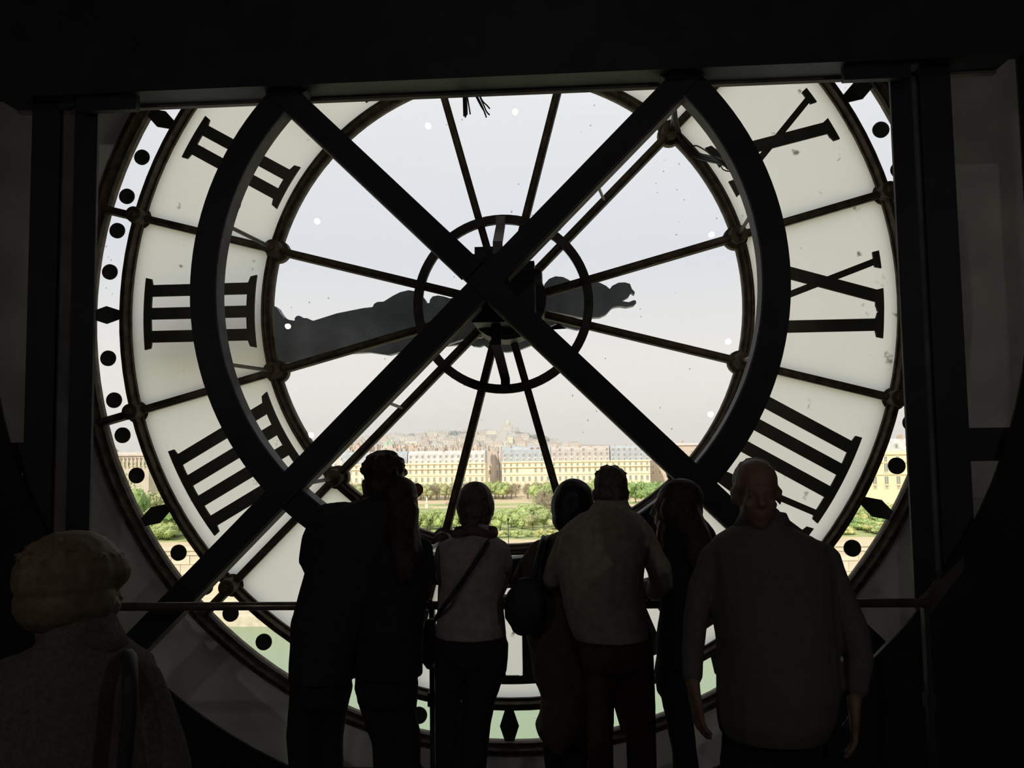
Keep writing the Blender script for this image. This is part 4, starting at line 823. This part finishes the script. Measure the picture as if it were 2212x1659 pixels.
def facade(label, x0, x1, Y, zc, zr, depth, wallm, roofm, rows, pitch, dormers=(), strips=(), chim=0, chm=M_CHIM, setback=3.0, skip=(), group=None, zb=None):
    """x0..x1 in metres, front at Y, cornice at zc, ridge at zr; rows: (z, kind)"""
    zb = GZ if zb is None else zb
    t = tag(empty('stone_building', ((x0 + x1) / 2, Y, zb)), label, 'building', group); L = lambda x_, y_, z_: (x_ - (x0 + x1) / 2, y_, z_ - zb)
    def wl(bm): box(bm, *[c for c in (x0 - (x0 + x1) / 2, x1 - (x0 + x1) / 2)], 0, depth, 0, zc - zb)
    put(meshof('wall', wallm, wl), 'wall', t, (0, 0, 0))
    hw = (x1 - x0) / 2
    def rf(bm):
        h0, h1 = zc - zb, zr - zb; hm = h0 + (h1 - h0) * .78; A_ = [(0, h0), (setback * .45, hm), (setback * 1.3, h1), (depth - setback * 1.3, h1), (depth - setback * .45, hm), (depth, h0)]
        a = [bm.verts.new((-hw + .2, y_, z_)) for y_, z_ in A_]; b_ = [bm.verts.new((hw - .2, y_, z_)) for y_, z_ in A_]; bm.faces.new(a); bm.faces.new(b_[::-1])
        for i in range(6): bm.faces.new((a[i], b_[i], b_[(i + 1) % 6], a[(i + 1) % 6]))
    put(meshof('roof', roofm, rf), 'roof', t, (0, 0, 0))
    for z_, th, pr_ in strips:
        put(meshof('cornice', wallm, lambda bm: box(bm, -hw - .1, hw + .1, -pr_, .05, z_ - zb, z_ - zb + th)), 'cornice', t, (0, 0, 0))
    nb = max(1, round((x1 - x0) / pitch)); st_ = (x1 - x0) / nb
    for z_, kind in rows:
        for i in range(nb):
            if (i, kind) in skip: continue
            window(kind, t, -hw + st_ * (i + .5), 0, z_ - zb)
    for z_, me, every, off in dormers:
        fz = (z_ - zc) / max(.1, (zr - zc)); yb = setback * .45 * min(1, fz / .78) + .15
        for i in range(off, nb, every): put(me, 'dormer', t, (-hw + st_ * (i + .5), yb - .25, z_ - zb))
    for i in range(chim):
        cx = -hw + (i + .5) * 2 * hw / chim + rd.uniform(-1, 1); hc = rd.uniform(1.2, 2.6)
        def cf(bm):
            box(bm, -.45, .45, -2.4, 2.4, 0, hc)
            for q_ in range(4): bmesh.ops.create_cone(bm, cap_ends=True, segments=6, radius1=.2, radius2=.16, depth=.7, matrix=Matrix.Translation((0, -1.8 + q_ * 1.2, hc + .35)))
        put(meshof('chimney', chm, cf), 'chimney', t, (cx, depth * rd.uniform(.3, .5), zr - zb - .8))
    return t
YB = 476.0
zat = lambda x, y, Y=YB: P(x, y, Y).z
xat = lambda x, Y=YB: P(x, 1000, Y).x
zc = zat(1245, 996.4); z2 = zat(1245, 1007.5); z3 = zat(1245, 1023.5); r1, r2, r3 = zat(1245, 1006.4), zat(1245, 1019), zat(1245, 1038)
STR = ((zc - .35, .7, .7), (z2 - .25, .5, .9), (z3 - .2, .4, .5))
ROWS = ((r1, 'mid'), (r2, 'tall'), (r3, 'ground'))
facade('long cream arcaded block with slate roof, white round dormers and two red dormers', xat(1084), xat(1190), YB, zc, zat(1140, 964), 16, M_CREAM, M_SLATE, ROWS, 3.47, [(zat(1140, 995), DW, 1, 0), (zat(1140, 985.5), DG, 1, 0)], STR, 3, setback=3.2, skip=((3, 'tall'), (4, 'tall')))
bld = next(o for o in reversed(list(COL.objects)) if o.name.startswith('stone_building') and o.type == 'EMPTY')
for i, me in ((2, DW), (3, DW), (4, DW), (5, DB), (6, DB)): put(me, 'dormer', bld, (-(xat(1190) - xat(1084)) / 2 + 3.5 * (i - .5 + .5), 1.9, zat(1140, 976) - GZ))
facade('cream block with tall taupe attic storeys behind the short-haired man', xat(1190.3), xat(1318), YB, zc, zat(1250, 964), 16, M_CREAM, M_TAUPE, ROWS, 3.47, [(zat(1250, 994), DW, 1, 0), (zat(1250, 983), DG, 1, 0), (zat(1250, 974), DG, 2, 1)], STR, 5)
facade('cream block with blue grey slate attic, ending at the side street on the right', xat(1318.3), xat(1404), YB, zc, zat(1360, 962), 16, M_CREAM, M_SLATE, ROWS, 3.47, [(zat(1360, 994), DG, 1, 0), (zat(1360, 984), DG, 1, 0), (zat(1360, 973), DG, 1, 0)], STR, 3)
zc2 = zat(960, 1001.5); s2 = zat(960, 1012.5); s3 = zat(960, 1027); q1, q2, q3 = zat(960, 1011), zat(960, 1023), zat(960, 1041)
STR2 = ((zc2 - .35, .7, .7), (s2 - .25, .5, .9), (s3 - .2, .4, .5)); ROW2 = ((q1, 'mid'), (q2, 'tall'), (q3, 'ground'))
facade('cream block with pale attic dormers and brown chimneys left of the street gap', xat(880), xat(1048), YB, zc2, zat(960, 974), 16, M_CREAM, M_ZINC, ROW2, 3.47, [(zat(960, 1000), DW, 1, 0), (zat(960, 989), DG, 1, 0)], STR2, 8)
facade('cream block with blue grey mansard behind the curly-haired man', xat(738), xat(879.6), YB, zat(810, 1004), zat(810, 976), 16, M_CREAM, M_SLATE, ((zat(810, 1013), 'mid'), (zat(810, 1026), 'tall'), (zat(810, 1042), 'ground')), 3.47, [(zat(810, 1003), DG, 1, 0)], ((zat(810, 1004) - .35, .7, .7), (zat(810, 1015), .5, .9)), 4)
facade('pale grey block of steep mansards beside the iron boss on the left', xat(640), xat(737), YB + 8, zat(690, 1012), zat(690, 977), 16, M_PALE, M_ZINC, ((zat(690, 1022), 'mid'), (zat(690, 1034), 'tall')), 3.6, [(zat(690, 1008), DW, 1, 0), (zat(690, 996), DG, 2, 0)], (), 5, M_CHIM)
facade('grey stone block beyond the side street, right of the cream terrace', xat(1412), xat(1470), YB + 22, zat(1440, 1000), zat(1440, 985), 16, M_ROSE, M_TAUPE, ((zat(1440, 1014), 'mid'), (zat(1440, 1028), 'tall')), 4.2, (), (), 2)
facade('shaded grey block receding along the street gap', xat(1050), xat(1066, 520), 500, zat(1058, 997, 500), zat(1058, 984, 500), 40, M_ROSE, M_TAUPE, ((zat(1058, 1010, 500), 'mid'), (zat(1058, 1024, 500), 'tall')), 3.2, (), (), 1)
facade('tall cream end house at the back of the street gap', xat(1062, 560), xat(1083, 560), 556, zat(1072, 993, 556), zat(1072, 979, 556), 14, M_PALE, M_ROSE, ((zat(1072, 1006, 556), 'mid'), (zat(1072, 1022, 556), 'tall')), 3.4, (), (), 2)
facade('long low cream range beyond the trees between side street and palace wing', xat(1482), xat(1850), YB + 4, zat(1660, 1008), zat(1660, 998), 16, M_CREAM, M_ZINC, ((zat(1660, 1022), 'tall'), (zat(1660, 1038), 'ground')), 4.2, (), ((zat(1660, 1009), .5, .6),), 4)
# the palace wing at the right edge and the pavilion behind the brace
Yp = 330.0
pz = lambda y: P(1920, y, Yp).z; pxx = lambda x: P(x, 1010, Yp).x
facade('honey stone palace wing with tall windows in the right rim of the clock', pxx(1850), pxx(2080), Yp, pz(974), pz(948), 18, M_CREAM2, M_ZINC, ((pz(1054), 'small'), (pz(1047), 'big'), (pz(1019), 'big'), (pz(999), 'tall')), 4.55, [(pz(968), DG, 1, 0)], ((pz(1025.5), .35, .4), (pz(999.5), .35, .4), (pz(982), .35, .5)), 3, zb=GZ)
Yq = 520.0
facade('grey domed pavilion with round windows at the upper right, beyond the brace', P(1448, 980, Yq).x, P(1560, 980, Yq).x, Yq, P(1500, 962, Yq).z, P(1500, 957, Yq).z, 20, M_ROSE, M_ZINC, ((P(1500, 978, Yq).z, 'small'), (P(1500, 992, Yq).z, 'tall')), 5.5, (), ((P(1500, 962, Yq).z, .6, .6),), 2)
Yl = 300.0
lz = lambda y: P(275, y, Yl).z; lx_ = lambda x: P(x, 1000, Yl).x
t = facade('low pale exhibition hall with a colonnade in the left rim of the clock', lx_(190), lx_(322), Yl, lz(984), lz(976), 22, M_ROSE, M_TAUPE, ((lz(1006), 'small'),), 2.2, (), ((lz(985), .5, .6), (lz(990), .3, .5)), 2)
for i in range(14): put(meshof('column', mat('white_column', (.72, .67, .58), .9, 0, .05, 2), lambda bm: bmesh.ops.create_cone(bm, cap_ends=True, segments=8, radius1=.28, radius2=.22, depth=lz(988) - lz(1008), matrix=Matrix.Translation((0, 0, (lz(988) + lz(1008)) / 2 - GZ)))) if i == 0 else colm, 'column', t, (-10 + i * 1.55, -.7, 0)); colm = [o for o in COL.objects if o.name.startswith('column')][0].data if i == 0 else colm
facade('cream house with small windows peeping left of the middle iron ring', P(316, 1010, 330).x, P(345, 1010, 330).x, 330, P(330, 1010, 330).z, P(330, 1005, 330).z, 12, M_CREAM, M_ZINC, ((P(330, 1034, 330).z, 'mid'), (P(330, 1022, 330).z, 'mid')), 3.0, (), (), 1)
# town houses between the front blocks and the hill
def town_mesh(seed):
    r = random.Random(seed)
    def f(bm):
        box(bm, -.5, .5, -.5, .5, 0, .7, 0); a = r.uniform(.1, .3)
        prism(bm, [(-.5, .7), (.5, .7), (.5 - a, 1.0), (-.5 + a, 1.0)], -.5, .5, 1)
        for i in range(r.randint(1, 2)): x_ = r.uniform(-.4, .4); box(bm, x_ - .035, x_ + .035, -.2, .2, .8, 1.07, 2)
        n_ = r.randint(3, 5)
        for i in range(n_):
            for j in range(2): x_ = -.5 + (i + .5) / n_; box(bm, x_ - .035, x_ + .035, -.515, -.5, .15 + j * .27, .31 + j * .27, 3)
    return f
TOWN_LOOK = ('pale walled zinc roofed', 'pale walled brown roofed', 'cream walled zinc roofed', 'rose walled zinc roofed', 'pale walled rose roofed', 'rose walled brown roofed')
TOWN = [meshof('town_house', [a, b_, M_CHIM, M_PANE], town_mesh(i)) for i, (a, b_) in enumerate(((M_PALE, M_ZINC), (M_PALE, M_TAUPE), (M_CREAM, M_ZINC), (M_ROSE, M_ZINC), (M_PALE, M_ROSE), (M_ROSE, M_TAUPE)))]
def town(x, ytop, Y, wpx, hz, label, group):
    top = P(x, ytop, Y); w = sw(x - wpx / 2, x + wpx / 2, ytop, Y); ti = rd.randrange(6); label = label % TOWN_LOOK[ti]; group = group % TOWN_LOOK[ti]; o = bpy.data.objects.new('town_house', TOWN[ti]); COL.objects.link(o)
    o.location = (top.x, Y, top.z - hz); o.scale = (w, w * rd.uniform(.8, 1.3), hz / 1.0); tag(o, label, 'house', group)
for row_, Y, ya, yb, n_, wp, hz in (('first', 540, 966, 976, 44, 22, 24), ('second', 640, 962, 972, 46, 20, 24), ('third', 800, 960, 970, 46, 17, 26)):
    x = 630
    while x < 1560:
        wx = wp * rd.uniform(.7, 1.3); x += wx
        if 1350 < x and Y == 540: continue
        lift = 4 if x > 1100 else 0
        town(x - wx / 2, rd.uniform(ya, yb) + lift - (2 if x < 900 else 0), Y, wx * .96, hz + 6, '%s town house in the ' + row_ + ' row behind the cream terrace', '%s town houses, ' + row_ + ' row')
# the hill
HC = [(560, 962), (700, 957), (760, 953), (850, 944), (930, 938), (1000, 935), (1050, 931), (1100, 930), (1135, 938), (1165, 946), (1200, 954), (1260, 958), (1330, 960), (1560, 962), (1800, 963)]
def hilly(x):
    for (a, b_), (c, d) in zip(HC, HC[1:]):
        if a <= x <= c: return b_ + (d - b_) * (x - a) / (c - a)
    return 963
YH1 = 3000.0
bm = bmesh.new(); rows_ = []
for k, (Y, f) in enumerate(((1000, 0.), (1700, .30), (2300, .62), (2800, .90), (3000, 1.0), (3400, .6), (4200, 0.))):
    row = []
    for i in range(63):
        x = 380 + i * 24; top = P(x, hilly(min(max(x, 561), 1799)) + 2, YH1); zz = GZ + (top.z - GZ) * f * (.96 if f < 1 else 1)
        row.append(bm.verts.new((P(x, 950, Y).x if Y <= 3000 else P(x, 950, 3000).x, Y, zz)))
    rows_.append(row)
for a, b_ in zip(rows_, rows_[1:]):
    for i in range(62): bm.faces.new((a[i], a[i + 1], b_[i + 1], b_[i]))
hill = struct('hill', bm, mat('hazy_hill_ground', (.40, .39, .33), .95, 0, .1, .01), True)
def hill_z(x, Y):
    f = 1.0
    F_ = [(1000, 0.), (1700, .30 * .96), (2300, .62 * .96), (2800, .90 * .96), (3000, 1.0)]
    for (a, b_), (c, d) in zip(F_, F_[1:]):
        if a <= Y <= c: f = b_ + (d - b_) * (Y - a) / (c - a); break
    return GZ + (P(x, hilly(x) + 2, YH1).z - GZ) * f
for i in range(290):
    Y = rd.choice([1050, 1250, 1450, 1650, 1900, 2100, 2300, 2500, 2700, 2850, 2960]) + rd.uniform(-40, 25); x = rd.uniform(600, 1250) if Y > 1500 else rd.uniform(600, 1540)
    if Y > 2650 and 1115 < x: continue
    ti = rd.randrange(6); o = bpy.data.objects.new('hill_house', TOWN[ti]); COL.objects.link(o); w = rd.uniform(12, 29) * (Y / 2000) ** .5; h = rd.uniform(11, 20); o.location = (P(x, 950, Y).x, Y, hill_z(x, Y) - 5); o.scale = (w, w * .6, h + 5)
    band = 'high on' if Y > 2250 else 'halfway up' if Y > 1600 else 'at the foot of'; tag(o, 'small %s house %s the hazy hill' % (TOWN_LOOK[ti], band), 'house', '%s houses %s the hill' % (TOWN_LOOK[ti], band))
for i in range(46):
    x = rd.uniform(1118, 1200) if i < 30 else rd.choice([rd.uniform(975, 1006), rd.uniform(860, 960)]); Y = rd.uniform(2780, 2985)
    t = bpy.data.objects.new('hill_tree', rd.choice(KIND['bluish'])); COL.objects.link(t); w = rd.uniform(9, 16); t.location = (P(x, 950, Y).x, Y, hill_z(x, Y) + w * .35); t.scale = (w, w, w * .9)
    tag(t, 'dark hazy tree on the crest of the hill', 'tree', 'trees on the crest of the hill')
# the white basilica
M_BAS = mat('white_basilica_stone', (.66, .60, .54), .9, 0, .05, .05)
bx = P(1097, 930, YH1 + 40); bz = bx.z - 6; k_ = (YH1 + 45) / F
t = tag(empty('basilica', (bx.x, YH1 + 40, bz)), 'pale domed basilica with a square bell tower crowning the hazy hill', 'church')
def bpart(name, f): put(meshof(name, M_BAS, f), name, t, (0, 0, 0))
def dome(r, z0, zd, x=0, y=0):
    def f(bm):
        n_ = 14; prof = [(r, z0), (r, zd), (r * 1.04, zd), (r * .98, zd + r * .5), (r * .8, zd + r * 1.05), (r * .5, zd + r * 1.5), (r * .22, zd + r * 1.75), (r * .2, zd + r * 2.15), (r * .04, zd + r * 2.4)]
        V = [[bm.verts.new((x + q_ * math.cos(2 * PI * i / n_), y + q_ * math.sin(2 * PI * i / n_), z_)) for i in range(n_)] for q_, z_ in prof]
        for a, b_ in zip(V, V[1:]):
            for i in range(n_): bm.faces.new((a[i], a[(i + 1) % n_], b_[(i + 1) % n_], b_[i]))
        bm.faces.new(V[0]); bm.faces.new(V[-1])
    return f
bpart('nave', lambda bm: (box(bm, -13, 15, -16, 20, -10, 18), prism(bm, [(-13, 18), (15, 18), (1, 24)], -16, 20), box(bm, -22, 28, -26, -16, -14, 6)))
bpart('main_dome', dome(8.5, 10, 30, 1, 0))
for a, b_ in ((-11, -12), (13, -12), (-11, 14), (13, 14)): bpart('small_dome', dome(4, 8, 20, a, b_))
bpart('bell_tower', lambda bm: (box(bm, -22, -14, 10, 18, -5, 40), prism(bm, [(-22, 40), (-14, 40), (-16, 46), (-18, 50), (-20, 46)], 10, 18)))
# the green copper dome and the iron framed roof in the left middle distance
Yd = 1000.0
dc = P(838, 962, Yd); t = tag(empty('opera_house', (dc.x, Yd, GZ)), 'stone theatre with a low green copper dome in the hazy middle distance', 'building'); r_ = 9.5
M_COP = mat('green_copper', (.36, .52, .40), .8, 0, .06, .3)
put(meshof('block', M_PALE, lambda bm: box(bm, -32, 24, -10, 30, 0, P(838, 962, Yd).z - GZ - 1)), 'block', t, (0, 0, 0))
put(meshof('dome', M_COP, lambda bm: bmesh.ops.create_uvsphere(bm, u_segments=24, v_segments=12, radius=r_, matrix=Matrix.Translation((0, 8, dc.z - GZ - 2.5)) @ Matrix.Diagonal((1, 1, .75, 1)))), 'dome', t, (0, 0, 0))
put(meshof('lantern', M_COP, lambda bm: bmesh.ops.create_cone(bm, cap_ends=True, segments=10, radius1=1.6, radius2=.7, depth=4, matrix=Matrix.Translation((0, 8, dc.z - GZ + 6)))), 'lantern', t, (0, 0, 0))
put(meshof('gable', M_TAUPE, lambda bm: prism(bm, [(-34, 0), (-4, 0), (-19, 7.5)], 0, 26)), 'gable', t, (0, 0, dc.z - GZ - .5))
M_GOLD = mat('gilded_bronze', (.85, .50, .08), .4, .3, .05, 4)
for x, yb_, yt, lb in ((839, 972, 963, 'small gilded winged statue on the roof left of centre, nearer the green dome'), (896, 970, 962, 'small gilded winged statue on the roofs further right')):
    a, b_ = P(x, yb_, 700), P(x, yt, 700); h = b_.z - a.z
    t = tag(empty('gilded_statue', (a.x, 700, a.z)), lb, 'statue')
    put(meshof('figure', M_GOLD, lambda bm: limb(bm, [(Vector((0, 0, 0)), .9), (Vector((.1, 0, h * .4)), .6), (Vector((0, 0, h * .65)), .75), (Vector((0, 0, h * .8)), .3), (Vector((0, 0, h * .95)), .38)], 8)), 'figure', t, (0, 0, 0))
    for s_ in (-1, 1): put(meshof('wing', M_GOLD, lambda bm: prism(bm, [(0, h * .5), (s_ * 1.3, h * .8), (s_ * 1.5, h * 1.1), (s_ * .3, h * .75)], -.1, .1)), 'wing', t, (0, 0, 0))
    put(meshof('pedestal', M_PALE, lambda bm: box(bm, -1.2, 1.2, -1.2, 1.2, GZ - a.z, 0)), 'pedestal', t, (0, 0, 0))
# haze over the city
m = bpy.data.materials.new('city_haze'); m.use_nodes = True; n = m.node_tree; n.nodes.clear(); out = n.nodes.new('ShaderNodeOutputMaterial'); vs = n.nodes.new('ShaderNodeVolumeScatter')
vs.inputs['Color'].default_value = (.95, .95, .95, 1); vs.inputs['Density'].default_value = .00024; vs.inputs['Anisotropy'].default_value = 0.; n.links.new(vs.outputs[0], out.inputs['Volume'])
bm = bmesh.new(); box(bm, -2400, 2400, 418, 4600, GZ - 1, 130); tag(obj('haze', bm, m), 'thin pale spring haze lying over the distant city', 'haze', kind='stuff')
#END_OUTSIDE
